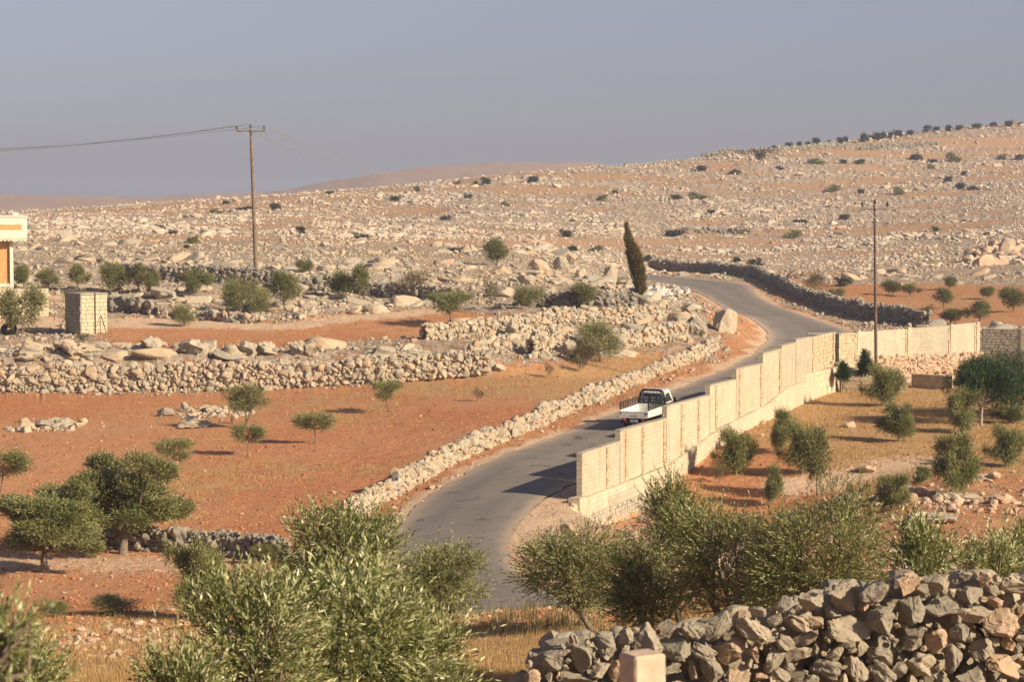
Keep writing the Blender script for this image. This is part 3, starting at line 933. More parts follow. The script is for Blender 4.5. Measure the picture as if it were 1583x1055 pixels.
pk = pick
dry_wall('pale dry stone wall running along the left side of the road past the truck',
         [pk(538, 806), pk(585, 778), pk(640, 748), pk(700, 716), pk(770, 685), pk(830, 660), pk(890, 632), pk(950, 608), pk(1000, 588), pk(1050, 566), pk(1105, 540)],
         .88, .62, .34, 'stone_pale', 31)
dry_wall('long pale retaining wall along the far edge of the red field',
         [np.array([-42, 165.2]), np.array([-36.5, 165.0]), np.array([-27, 165.2]), np.array([-18, 165.0]), np.array([-9, 165.2]), np.array([-1.5, 165.8])],
         1.75, .9, .40, 'stone_pale', 32, hfun=lambda t: 1.9 - .55 * np.abs(t - .45) + 0 * t)
dry_wall('upper pale dry stone wall below the leaning cypress', [pk(655, 527), pk(720, 522), pk(800, 511), pk(870, 504), pk(950, 499), pk(1035, 494)], 1.25, .8, .36, 'stone_pale', 33)
dry_wall('crumbling stone wall between the boulders, below the cypress wall', [pk(820, 553), pk(880, 548), pk(950, 540), pk(1010, 532), pk(1060, 524)], 1.25, .9, .42, 'stone_pale', 34)
dry_wall('rough short stone wall climbing to the big upright boulder', [pk(720, 560), pk(770, 548), pk(820, 535), pk(880, 522)], 1.0, .9, .42, 'stone_pale', 35)
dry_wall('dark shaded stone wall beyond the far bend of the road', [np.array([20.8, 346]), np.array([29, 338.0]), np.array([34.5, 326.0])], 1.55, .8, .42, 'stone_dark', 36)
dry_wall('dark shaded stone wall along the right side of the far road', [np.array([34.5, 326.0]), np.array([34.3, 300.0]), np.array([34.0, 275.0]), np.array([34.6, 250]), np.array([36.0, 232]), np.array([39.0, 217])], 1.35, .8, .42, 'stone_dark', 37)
dry_wall('dark field wall behind the row of olives at the left', [pk(185, 432), pk(260, 436), pk(340, 440), pk(430, 447), pk(520, 452), pk(620, 462), pk(715, 470)], 1.35, .8, .42, 'stone_dark', 38, RK1)
dry_wall('low wall of dark boulders beside the square stone pillar', [pk(165, 480), pk(205, 483), pk(240, 488)], 1.2, .9, .55, 'stone_dark', 39, RK2)
dry_wall('tumbled low stone wall between the pillar and the bushy olive', [pk(255, 488), pk(310, 492), pk(360, 497), pk(400, 500)], .6, .9, .5, 'stone', 40, RK2)
dry_wall('dark stone wall just left of the cypress behind shrubs', [pk(800, 474), pk(870, 475), pk(930, 476), pk(985, 474)], 1.1, .8, .38, 'stone_dark', 41)
dry_wall('brown dry stone wall behind the two big olives at lower left', [pk(95, 838), pk(160, 848), pk(230, 852), pk(300, 856), pk(370, 861), pk(440, 868)], .92, .7, .30, 'stone_dark', 42, RK2)
dry_wall('long dark field wall under the trees on the skyline', [pk(1085, 243), pk(1140, 239), pk(1200, 236), pk(1260, 231), pk(1312, 227)], 1.5, 1.0, .7, 'stone_dark', 43, RK0)
dry_wall('shorter dark field wall right of the skyline trees gap', [pk(1330, 231), pk(1390, 229), pk(1450, 228)], 1.5, 1.0, .7, 'stone_dark', 44, RK0)
dry_wall('dark terrace wall beside the round scrub on the middle hillside', [pk(1058, 360), pk(1110, 361), pk(1162, 362)], 1.0, 1.0, .6, 'stone_dark', 45, RK0)
print('walls', round(time.time() - T0, 1))

# ---------------------------------------------------------------- near wall of big stones
def near_wall():
    rng = np.random.default_rng(77)
    root = thing('dry_stone_wall', 'big rough grey dry stone wall across the lower right foreground', 'stone wall', (0, 0, 0), group='dry stone walls')
    # top edge of the wall in the photograph, distance 20 m, the far end running off to the right
    topx = np.array([800, 830, 870, 940, 1040, 1130, 1200, 1260, 1330, 1400, 1470, 1530, 1600, 1700, 1900])
    topy = np.array([1040, 1010, 985, 972, 968, 950, 932, 912, 898, 890, 886, 885, 880, 870, 850])
    items = []
    for px in range(790, 1900, 1):
        pass
    D = 20.0
    k = D / F
    def world(px, py, dd=0):
        p = at(px, py, D + dd)
        return p
    # packed stones on the face: dart throwing in the face plane with varying size
    pts = []
    x0, x1 = 812, 1720
    for tries in range(26000):
        frac = tries / 26000
        r = rng.uniform(19, 26) if frac < .05 else (rng.uniform(11, 17) if frac < .5 else rng.uniform(4.5, 10))
        px = rng.uniform(x0, x1); ty = np.interp(px, topx, topy)
        py = rng.uniform(ty + r * .6, 1150)
        ok = True
        for (qx, qy, qr) in pts:
            if (px - qx) ** 2 + (py - qy) ** 2 < ((r + qr) * .86) ** 2: ok = False; break
        if ok: pts.append((px, py, r))
    for i, (px, py, r) in enumerate(pts):
        p = world(px, py, rng.uniform(-.09, .12) + (px - 1200) * .0012)
        s = r * k
        el = rng.uniform(1.0, 1.5)
        scl = np.array([s * el, s * rng.uniform(1.0, 1.4), s * rng.uniform(.82, 1.05) * (1.12 / el)])
        rot = np.array([rng.normal(0, .35), rng.normal(0, .8), rng.normal(0, .5)])
        items.append((p, scl, rot, r, (px, py)))
    # rank by size in view
    vis = [i for i, it in enumerate(items) if -20 < it[4][0] < 1600 and it[4][1] < 1062]
    vis.sort(key=lambda i: -items[i][3])
    chosen = set(vis[:100])
    var, F0 = RK3
    rest = []
    for i, (p, scl, rot, r, q) in enumerate(items):
        tint = np.array([rng.uniform(0, .62) if rng.uniform() < .86 else rng.uniform(.7, .9)])
        if i in chosen:
            V, Fs, T = stones(RK3, np.zeros((1, 3)), scl[None], rot[None], tint, i)
            o = link('stone', mesh_np('stone', V, Fs, M['stone_near'], False, {'tint': T}), root, p)
        else:
            rest.append(stones(RK3, p[None], scl[None], rot[None], tint, i))
    # the inner and rear stones
    n = 900
    px = rng.uniform(815, 1730, n); ty = np.interp(px, topx, topy)
    u = rng.uniform(0, 1, n)
    py = ty + 20 + u * (1230 - ty)
    dd = rng.uniform(.32, .8, n) + (px - 1200) * .0012
    P = np.stack([world(a, b, c) for a, b, c in zip(px, py, dd)])
    s = rng.uniform(.12, .2, n)
    rest.append(stones(RK2, P, np.stack([s * 1.2, s, s * .9], 1), rng.normal(0, .6, (n, 3)), rng.uniform(0, .6, n), 5))
    V, Fs, T = merge(rest)
    o = link('small_stones', mesh_np('small_stones', V, Fs, M['stone_near'], False, {'tint': T}), root)
    o["kind"] = "stuff"
    return root
near_wall()
# blurred stone gatepost in the foreground
mb = MB(); p = at(993, 1010, 9.0)
g0 = gz(p[0], 9.0)
hh = p[2] - (g0 - .1)
mb.box((0, 0, hh / 2), (.142, .13, hh), R(28), bev=.008)
post = mb.build('stone_post', simple('cut_stone', (.55, .42, .30), .85, 0, .15, 9, .02), None, (p[0], 9.0, g0 - .1))
tag(post, 'square cut pale stone post in front of the rough foreground wall', 'post')

# ---------------------------------------------------------------- boulders
def cluster_variants(n, seed):
    out = []
    for i in range(n):
        rng = np.random.default_rng(seed + i)
        k = 6
        pos = np.stack([rng.uniform(-.55, .55, k), rng.uniform(-.5, .5, k), rng.uniform(-.35, .25, k)], 1)
        scl = np.stack([rng.uniform(.35, .6, k), rng.uniform(.35, .6, k), rng.uniform(.4, .75, k)], 1)
        rot = rng.normal(0, .35, (k, 3))
        V, Fs, T = stones(RK3, pos, scl, rot, rng.uniform(.1, .8, k), seed + i)
        V = V + (fbm(V[:, 0] * 5 + i, V[:, 1] * 5 + V[:, 2] * 4, 7, 3) - .5)[:, None] * .12
        m_ = np.abs(V).max(0)
        out.append((V / m_[None, :], Fs, T))
    return out
CLV = cluster_variants(8, 900)
bme = []
for i, V in enumerate(RKB[0]):
    sh = V.copy(); sh[:, 2] = np.where(sh[:, 2] < -.5, -.5 + (sh[:, 2] + .5) * .5, sh[:, 2])
    bme.append({})
def boulder_mesh(i, mat):
    i = i % len(RKB[0])
    if mat not in bme[i]:
        if mat.startswith('c_'):
            V, Fs, T = CLV[i]
            bme[i][mat] = mesh_np('boulder', V, Fs, M[mat[2:]], False, {'tint': T})
        else:
            V = RKB[0][i]
            bme[i][mat] = mesh_np('boulder', V, RKB[1], M[mat], False, {'tint': np.full(len(V), .45)})
    return bme[i][mat]
def boulder(px, py, wpx, hpx, label, mat='stone_pale', seed=0, group='boulders on the slopes', d=None):
    p = pick(px, py, d); g0 = gz(p[0], p[1])
    k = p[1] / F
    if wpx > 39 and hpx < 38: mat = 'c_' + mat
    o = link('boulder', boulder_mesh(seed, mat))
    rz = (seed * 1.7) % 6.28
    w2, h2 = wpx * k / 2, hpx * k
    o.location = (p[0], p[1] + w2 * .5, g0 + h2 * .32)
    o.scale = (w2 * 1.05, w2 * .85, h2 * .70)
    o.rotation_euler = (0, 0, math.sin(seed) * .5)
    o.rotation_euler = (.1 * math.sin(seed * 3), .1 * math.cos(seed * 5), 0)
    tag(o, label, 'boulder', group)
    return o
BO = [
 (1120, 517, 42, 38, 'tall upright pale boulder standing by the inside of the road bend', 'stone_pale'),
 (1083, 520, 40, 36, 'grey rounded boulder left of the upright one by the bend', 'stone'),
 (1050, 512, 38, 24, 'pale flat boulder on the wall end below the bend', 'stone_pale'),
 (1005, 530, 22, 34, 'upright pale block set in the crumbling wall', 'stone_pale'),
 (868, 556, 58, 32, 'largest blue grey boulder beside the dark olive shrub', 'stone'),
 (955, 548, 30, 30, 'blue grey boulder right of the dark olive shrub', 'stone'),
 (800, 520, 44, 24, 'pale rounded boulder on the slope above the retaining wall', 'stone_pale'),
 (840, 556, 26, 20, 'low boulder left of the blue grey boulder', 'stone_pale'),
 (577, 558, 76, 26, 'broad pale slab boulder on top of the retaining wall', 'stone_pale'),
 (650, 556, 70, 24, 'second broad slab right of the wall top slab', 'stone_pale'),
 (762, 572, 44, 20, 'grey boulder at the right end of the retaining wall', 'stone_pale'),
 (835, 425, 38, 24, 'pale orange block at the left of the boulder row', 'stone_orange'),
 (868, 420, 26, 24, 'squarish pale boulder in the middle of the boulder row', 'stone_pale'),
 (882, 410, 18, 16, 'small boulder topmost at the back of the boulder row', 'stone_orange'),
 (897, 432, 18, 22, 'round boulder right of the boulder row middle', 'stone_pale'),
 (918, 434, 14, 18, 'small round boulder near the right of the row', 'stone_pale'),
 (942, 436, 24, 24, 'pale domed boulder next to the cypress', 'stone_pale'),
 (970, 440, 30, 16, 'low wide boulder touching the left of the cypress', 'stone_pale'),
 (812, 440, 26, 16, 'low grey boulder below the pale orange block', 'stone_pale'),
 (122, 553, 90, 26, 'long pale outcrop boulder under the square pillar', 'stone_pale'),
 (215, 552, 84, 30, 'big cracked pale outcrop right of the pillar', 'stone_pale'),
 (300, 549, 60, 24, 'rounded pale outcrop above the middle of the retaining wall', 'stone_pale'),
 (395, 548, 70, 24, 'long pale outcrop above the small tree with two trunks', 'stone_pale'),
 (470, 552, 44, 28, 'angular pale outcrop left of the broad slab', 'stone_pale'),
 (30, 558, 70, 24, 'weathered outcrop at the far left end of the terrace', 'stone_pale'),
 (306, 662, 66, 16, 'flat pale slab in the red field', 'stone_pale'),
 (330, 640, 50, 16, 'lumpy grey outcrop behind the flat slab in the red field', 'stone'),
 (286, 636, 14, 16, 'small square stone perched on the red field outcrop', 'stone_pale'),
 (256, 645, 30, 14, 'grey stone at the left of the red field outcrop', 'stone'),
 (361, 656, 14, 16, 'pinkish stone at the foot of the tree with two trunks', 'stone_orange'),
 (80, 662, 70, 14, 'low rubble outcrop in the left of the red field', 'stone'),
 (100, 505, 20, 14, 'orange boulder at the foot of the square pillar', 'stone_orange'),
 (1480, 775, 80, 16, 'broad pale rock sheet beside the tree with the pale trunk', 'stone_pale'),
 (1455, 812, 100, 18, 'wide grey rock sheet above the foreground wall', 'stone_pale'),
 (1560, 780, 60, 16, 'flat reddish rock at the right edge below the bushes', 'stone_orange'),
 (1420, 765, 50, 12, 'low orange rock ledge right of the round bush', 'stone_orange'),
 (1530, 745, 44, 16, 'orange rock ledge under the rightmost garden olive', 'stone_orange'),
 (1342, 731, 40, 12, 'orange stones beside the pale garden path', 'stone_orange'),
 (1312, 663, 22, 11, 'rounded orange stone in the dry garden grass', 'stone_orange'),
 (1395, 640, 40, 10, 'whitish rock between two garden olives', 'stone_pale'),
 (1310, 778, 44, 16, 'grey rock heap below the dry garden tree', 'stone'),
 (1325, 788, 20, 14, 'dark pitted rock below the garden rock heap', 'stone_dark'),
 (880, 835, 34, 22, 'orange rock beside the road near the wall corner', 'stone_orange'),
 (891, 778, 9, 9, 'small yellow stone by the wall corner', 'stone_orange'),
 (884, 786, 10, 7, 'yellow stone lying lowest by the wall corner', 'stone_orange'),
 (1395, 562 + 22, 18, 20, 'large pale rock leaning by the block retaining wall', 'stone_orange'),
 (1545, 398, 22, 10, 'orange boulder heap on the right hillside', 'stone_orange'),
 (1520, 385, 19, 9, 'orange rocks left of the hillside boulder heap', 'stone_orange'),
 (1572, 380, 16, 10, 'orange rocks at the right edge of the hillside', 'stone_orange'),
 (1538, 408, 18, 12, 'pale smooth boulder below the hillside heap', 'stone_orange'),
 (830, 377, 60, 9, 'orange stone ledge on the middle hillside', 'stone_orange'),
]
for i, b in enumerate(BO): boulder(b[0], b[1], b[2], b[3], b[4], b[5], i * 3 + 1)

# heaps of loose stone
def heap(cx, cy, wx, hy, n, size, mat, name, label, seed, kit=RK1):
    rng = np.random.default_rng(seed)
    P = np.array([pick(cx + wx * a, cy + hy * b) for a, b in zip(rng.normal(0, .33, 40), rng.normal(0, .33, 40))])
    ii = rng.integers(0, 40, n)
    x = P[ii, 0] + rng.normal(0, .5, n); y = P[ii, 1] + rng.normal(0, .8, n)
    z = ground(x, y)
    return rubble(name, label, x, y, z, size + 0 * x, kit, M[mat], seed)
heap(1015, 456, 60, 12, 320, .22, 'stone_white', 'white_rubble', 'whitish broken stone tipped beside the road and cypress', 51)
heap(1545, 392, 60, 22, 420, .55, 'stone_orange', 'orange_rubble', 'orange quarried stones heaped on the right hillside', 52)
heap(80, 660, 60, 8, 160, .16, 'stone_pale', 'field_rubble', 'pale stones cleared into a heap in the red field', 53)
heap(320, 640, 70, 14, 200, .14, 'stone_pale', 'outcrop_rubble', 'grey stones around the outcrop in the red field', 54)
heap(830, 590, 0, 0, 1, .1, 'stone_pale', 'loose_stone', 'small loose stone in the dry grass', 55) if False else None
heap(1450, 775, 130, 22, 150, .14, 'stone_orange', 'ledge_rubble', 'orange stones around the rock sheets of the lower garden', 56)
heap(1560, 385, 60, 20, 10, .5, 'stone_orange', 'loose_rocks', 'a few orange rocks', 57) if False else None

# ---------------------------------------------------------------- foliage
def leaves(rng, blobs, ntwig, per, L, W, tl=.3, up=.5, spread=.75, shell=.5, jag=.5):
    """leafy twigs growing outward from ellipsoid clumps; blobs rows: cx cy cz rx ry rz"""
    B = np.array(blobs, float)
    vol = (B[:, 3] * B[:, 4] * B[:, 5]) ** (2 / 3.)
    b = rng.choice(len(B), ntwig, p=vol / vol.sum())
    u = rng.normal(size=(ntwig, 3)); u /= np.linalg.norm(u, axis=1)[:, None]
    r = rng.uniform(0, 1, ntwig) ** shell
    C = B[b, :3] + u * r[:, None] * B[b, 3:]
    # outward from the whole crown too
    cen = np.average(B[:, :3], axis=0, weights=vol)
    o = C - cen; o /= (np.linalg.norm(o, axis=1)[:, None] + 1e-6)
    tdir = u * .7 + o * .6 + np.array([0, 0, up]) + rng.normal(0, jag, (ntwig, 3))
    tdir /= np.linalg.norm(tdir, axis=1)[:, None]
    tls = tl * rng.uniform(.5, 1.3, ntwig) * np.where(rng.uniform(0, 1, ntwig) < .07, 1.9, 1)
    tw = np.repeat(np.arange(ntwig), per)
    n = len(tw)
    s = np.tile(np.linspace(0, 1, per), ntwig)
    base = C[tw] + tdir[tw] * (s * tls[tw])[:, None]
    q = rng.normal(size=(n, 3)); td = tdir[tw]
    q -= (q * td).sum(1)[:, None] * td; q /= (np.linalg.norm(q, axis=1)[:, None] + 1e-6)
    ld = td + q * (spread * rng.uniform(.5, 1.3, n))[:, None]
    ld /= np.linalg.norm(ld, axis=1)[:, None]
    nn = rng.normal(size=(n, 3)) * .55 + u[tw] * .8 + np.array([0, 0, .25]); side = np.cross(ld, nn); side /= (np.linalg.norm(side, axis=1)[:, None] + 1e-6)
    ll = (L * rng.uniform(.65, 1.25, n))[:, None]; ww = (W * rng.uniform(.7, 1.2, n))[:, None] / 2
    V = np.stack([base, base + ld * ll * .45 + side * ww, base + ld * ll, base + ld * ll * .45 - side * ww], 1).reshape(-1, 3)
    Fc = np.arange(4 * n).reshape(-1, 4)
    bt = rng.uniform(-.2, .16, len(B))[b]
    tint = np.clip(rng.normal(.42, .2, n) + .35 * (rng.uniform(0, 1, n) < .14) + bt[tw] + rng.normal(0, .08, ntwig)[tw], 0, 1)
    return V, Fc, np.repeat(tint, 4)

def crown_mesh(name, args, mat):
    V, Fc, t = leaves(*args[0], **args[1])
    return mesh_np(name, V, Fc, mat, False, {'tint': t})

def nb_lobes(n): return 11 if n >= 24 else 8 if n >= 19 else 0
def blobs_for(rng, w_, h_, z0, n, br=.36, yw=None):
    """uneven crown made of n clumps inside an ellipsoid of width w_, height h_, bottom at z0"""
    out = []
    yw = yw or w_
    if nb_lobes(n):
        # distinct leafy lobes with gaps between them
        nl = nb_lobes(n); c = []
        for t in range(400):
            if len(c) == nl: break
            a = rng.uniform(0, 6.28); r = math.sqrt(rng.uniform(0, 1)) * .68; zz = rng.uniform(-.85, .62)
            q = np.array([math.cos(a) * r, math.sin(a) * r * .9, zz * math.sqrt(max(.2, 1 - r * r))])
            if all(np.linalg.norm(q - p) > .62 - t * .001 for p in c): c.append(q)
        for q in c:
            R_ = rng.uniform(.30, .46)
            for k in range(max(3, n // nl)):
                d_ = rng.normal(0, .5, 3) * R_
                s = rng.uniform(.45, .85) * R_
                out.append(((q[0] + d_[0]) * w_ / 2, (q[1] + d_[1]) * yw / 2, z0 + h_ / 2 + (q[2] + d_[2] * .8) * h_ / 2, s * w_ / 2, s * yw / 2, s * h_ / 2 * .95))
        return out
    for i in range(n):
        a = rng.uniform(0, 6.28); r = math.sqrt(rng.uniform(0.02, 1)) * .78
        zz = rng.uniform(-.75, .68)
        f = math.sqrt(max(.1, 1 - zz * zz)) * rng.uniform(.8, 1.1)
        s = rng.uniform(.38, 1.2) if i else 1.3
        out.append((math.cos(a) * r * w_ / 2 * f * 1.05, math.sin(a) * r * yw / 2 * f, z0 + h_ / 2 + zz * h_ / 2 * .95,
                    w_ * br / 2 * s * 1.1, yw * br / 2 * s * 1.1, h_ * br / 2 * s * 1.15))
    return out

def limbs(rng, mb, blobs, base_r, fork, lean=(0, 0), n=5, nsd=6):
    """trunk from the origin to a fork, limbs on to the clumps"""
    f = np.array([lean[0], lean[1], fork])
    m1 = f * .5 + np.array([rng.normal(0, .05), rng.normal(0, .05), 0]) * fork
    mb.tube([(0, 0, -.25), (0, 0, 0), tuple(m1), tuple(f)], [base_r * 1.5, base_r * 1.15, base_r * .85, base_r * .75], nsd)
    idx = rng.permutation(len(blobs))[:n]
    for i in idx:
        c = np.array(blobs[i][:3])
        md = (f + c) / 2 + rng.normal(0, .08, 3) * np.linalg.norm(c - f)
        md[2] -= .06 * np.linalg.norm(c - f)
        mb.tube([tuple(f), tuple(md), tuple(c)], [base_r * .55, base_r * .34, base_r * .12], 5)
        for k in range(2):
            e = c + rng.normal(0, .5, 3) * np.array(blobs[i][3:])
            mb.tube([tuple(md), tuple((md + e) / 2 + rng.normal(0, .05, 3)), tuple(e)], [base_r * .25, base_r * .16, base_r * .06], 4)

# shared olive kinds, unit size: height 1, crown width 1
KINDS = {}
def make_kind(key, w_, h_, z0, nb, ntwig, per, L, W, tl, mat, bark, base_r, fork, seed, multi=1, br=.38, up=.5, jag=.5, spread=.75, lean=(0, 0)):
    rng = np.random.default_rng(seed)
    bl = blobs_for(rng, w_, h_, z0, nb, br)
    bl = [tuple([b[0] + lean[0] * (.5 + b[2] / 3)] + list(b[1:])) for b in bl]
    cm = crown_mesh('crown', ((rng, bl, ntwig, per, L, W), dict(tl=tl, up=up, jag=jag, spread=spread)), mat)
    mb = MB()
    for k in range(multi):
        limbs(rng, mb, bl, base_r * (1 if multi == 1 else .7), fork, (rng.normal(0, .12) + lean[0] * .5 + (k - (multi - 1) / 2) * .35, rng.normal(0, .1)), n=max(3, nb // 2 // multi + 2))
    tm = mb.mesh('trunk', bark)
    co = np.empty(len(cm.vertices) * 3, np.float32); cm.vertices.foreach_get('co', co); co = co.reshape(-1, 3)
    KINDS[key] = (cm, tm, float(np.percentile(co[:, 0], 98.5) - np.percentile(co[:, 0], 1.5)), float(np.percentile(co[:, 2], 99)))
# small field olives: about 2 m; crown on a thin stem
make_kind('sapling', 1.7, 1.15, .75, 10, 1200, 9, .085, .022, .22, M['olive'], M['bark'], .035, .9, 101)
make_kind('sapling2', 1.8, 1.05, .85, 10, 1100, 9, .085, .022, .24, M['olive'], M['bark'], .04, .8, 102, lean=(-.15, 0))
make_kind('double', 2.2, 1.5, 1.1, 13, 1900, 9, .085, .024, .24, M['olive'], M['bark'], .09, 1.0, 103, multi=2)
make_kind('bushy', 2.2, 2.0, .35, 15, 1900, 9, .09, .024, .40, M['olive'], M['bark'], .05, .6, 104, multi=2)
make_kind('bushy2', 2.3, 1.9, .4, 14, 1900, 9, .09, .024, .42, M['olive'], M['bark'], .05, .6, 105)
make_kind('garden', 2.4, 2.2, .25, 23, 3600, 9, .105, .03, .38, M['olive'], M['bark_pale'], .05, .8, 106, up=.5, br=.33, jag=.62)
make_kind('garden2', 2.2, 2.3, .2, 22, 3600, 9, .105, .03, .38, M['olive'], M['bark_pale'], .05, .8, 107, lean=(.12, 0), br=.33, up=.7, jag=.6)
make_kind('big', 4.6, 3.6, 1.2, 36, 11000, 9, .12, .034, .22, M['olive'], M['bark'], .17, 1.35, 108, br=.27, up=.35, jag=.35)
make_kind('big2', 4.4, 3.4, 1.15, 34, 10500, 9, .12, .034, .22, M['olive'], M['bark'], .17, 1.3, 109, br=.27, up=.35, jag=.35)
make_kind('terrace', 2.8, 2.2, .4, 13, 1500, 8, .13, .045, .34, M['olive_far'], M['bark'], .07, .7, 110, multi=2)
make_kind('terrace2', 2.6, 2.4, .6, 13, 1400, 8, .13, .045, .34, M['olive_far'], M['bark'], .07, .9, 111)
make_kind('brown', 2.8, 1.8, .3, 12, 700, 7, .13, .035, .5, M['dry'], M['bark'], .05, .5, 112, up=.8)
make_kind('sparse', 1.2, 1.3, .5, 7, 150, 8, .12, .04, .3, M['weed'], M['bark'], .025, .6, 113)

def plant(kind, px, py, wpx, hpx, label, group='olive trees on the slopes', name='olive_tree', cat='olive tree', rz=0, d=None, mat=None):
    cm, tm, w0, h0 = KINDS[kind]
    p = pick(px, py, d); g0 = gz(p[0], p[1]); k = p[1] / F
    r = thing(name, label, cat, (p[0], p[1], g0), rz, group)
    link('crown', cm, r); link('trunk', tm, r)
    sw, sh = wpx * k / w0, hpx * k / h0
    r.scale = (sw, sw * (1 if sw < 1.3 * sh else .8), sh)
    return r
G1 = 'young olive trees in the red field'
G2 = 'olive trees on the upper terraces'
G3 = 'olive trees in the walled garden'
G4 = 'shrubs along the far field'
plant('double', 379, 664, 62, 68, 'dark round olive with two trunks beside the field outcrop', G1)
plant('sapling', 384, 706, 40, 50, 'tiny low olive directly in front of the two trunked olive', G1, rz=1)
plant('sapling2', 267, 738, 48, 60, 'thin small olive alone left of the field shadows', G1, rz=2.5)
plant('sapling', 487, 687, 56, 49, 'flat topped young olive in the middle of the red field', G1, rz=3.6)
plant('sapling2', 601, 638, 42, 50, 'leaning little olive near the top right of the red field', G1, rz=0)
plant('sparse', 738, 621, 18, 22, 'tiny weedy shrub right of the leaning little olive', G1, 'shrub', 'shrub')
plant('sparse', 848, 585, 14, 24, 'sparse thin shrub at the edge of the grassy field', G1, 'shrub', 'shrub', 1)
plant('sapling', 4, 772, 66, 78, 'olive cut off by the left edge above the big olives', G1, rz=.8)
plant('big', 190, 858, 178, 156, 'biggest olive tree with pale forked trunk at lower left', 'large olives at lower left', rz=.4)
plant('big2', 70, 887, 140, 134, 'large olive with leaning trunk beside the dirt track', 'large olives at lower left', rz=2.2)
plant('sapling', 411, 873, 38, 32, 'small round olive at the right end of the brown wall', 'large olives at lower left', rz=4)
# terraces
plant('terrace', 34, 518, 66, 74, 'dark leafy olive beside the black tyre', G2, rz=1)
plant('bushy2', 285, 504, 32, 32, 'small round olive beside the upper dirt track', G2, rz=1)
plant('terrace', 36, 448, 30, 36, 'olive right next to the corner of the house', G2, rz=2)
plant('terrace2', 76, 452, 34, 34, 'olive between the house and the square pillar', G2, rz=3)
plant('terrace2', 122, 450, 30, 40, 'olive behind the top of the square pillar', G2, rz=4)
plant('terrace', 172, 455, 48, 50, 'largest olive of the row right above the square pillar', G2, rz=5)
plant('terrace2', 212, 455, 32, 46, 'olive second right of the square pillar in the row', G2, rz=.5)
plant('terrace', 237, 458, 26, 40, 'narrow olive at the right end of the pillar row', G2, rz=1.5)
plant('terrace2', 299, 460, 34, 44, 'olive on a thin trunk left of the utility pole', G2, rz=2.5)
plant('sapling', 322, 458, 26, 36, 'thin pale olive just right of the thin trunk one', G2, rz=2.5)
plant('bushy', 372, 486, 52, 58, 'wide bushy olive in front of the utility pole', G2, rz=3.5)
plant('bushy2', 398, 484, 34, 40, 'low olive touching the right of the wide bushy one', G2, rz=3.9)
plant('terrace2', 441, 480, 46, 60, 'open olive with thin trunk right of the utility pole', G2, rz=4.5)
plant('terrace', 470, 424, 28, 22, 'small olive behind the field wall', G2, rz=4.5)
plant('terrace', 524, 462, 38, 42, 'dark olive left of the taller slender one', G2, rz=5.5)
plant('terrace2', 553, 468, 34, 56, 'taller slender olive on the upper terrace', G2, rz=.2)
plant('brown', 634, 463, 64, 46, 'brown twiggy leafless shrub on the upper terrace', G2, 'shrub', 'shrub', 1.2)
plant('sapling2', 700, 505, 64, 56, 'spreading low olive above the pale dry wall', G2, rz=.2)
plant('sparse', 757, 482, 24, 54, 'thin wispy olive on bare ground', G2, rz=1.2)
plant('terrace', 768, 412, 46, 42, 'brownish round tree above the boulder row', G2, rz=2.2)
plant('bushy', 818, 480, 44, 36, 'light green olive left of the dark terrace wall', G2, rz=3.2)
plant('terrace2', 903, 477, 58, 36, 'wide light green olive hiding the dark terrace wall', G2, rz=4.2)
plant('bushy2', 928, 560, 66, 62, 'dark straggly olive shrub among the blue grey boulders', G2, rz=5.2)
plant('brown', 905, 562, 44, 30, 'brown leafless bush beside the dark olive shrub', G2, 'shrub', 'shrub', 2.2)
plant('sparse', 895, 576, 20, 28, 'dead little twiggy plant below the boulders', G2, 'shrub', 'shrub', .2)
# right field beyond the dark wall
for i, (px, py, w_, h_, lb, kd) in enumerate([
    (1257, 455, 34, 34, 'brownish bush behind the dark wall at the bend', 'brown'),
    (1293, 468, 34, 22, 'low bush right of the brownish one', 'terrace'),
    (1380, 456, 40, 22, 'round bush right of the tall pole', 'terrace'),
    (1408, 458, 30, 18, 'small bush right of the round one', 'terrace2'),
    (1459, 478, 28, 32, 'small olive on a thin trunk in the far field', 'terrace2'),
    (1470, 502, 40, 24, 'low olive just over the garden wall', 'terrace'),
    (1512, 502, 42, 36, 'round olive just over the right of the garden wall', 'terrace2'),
    (1528, 462, 34, 18, 'flat bush at the top of the far field', 'terrace'),
    (1566, 482, 42, 38, 'dark olive at the right edge of the far field', 'terrace'),
    (1435, 492, 20, 22, 'pale weedy shrub in the far field', 'sparse'),
    (1468, 448, 30, 20, 'dark shrub at the foot of the hillside', 'terrace')]):
    plant(kd, px, py, w_, h_, lb, G4, 'shrub' if 'bush' in lb or 'shrub' in lb else 'olive_tree', 'shrub' if 'bush' in lb or 'shrub' in lb else 'olive tree', i * 1.1)
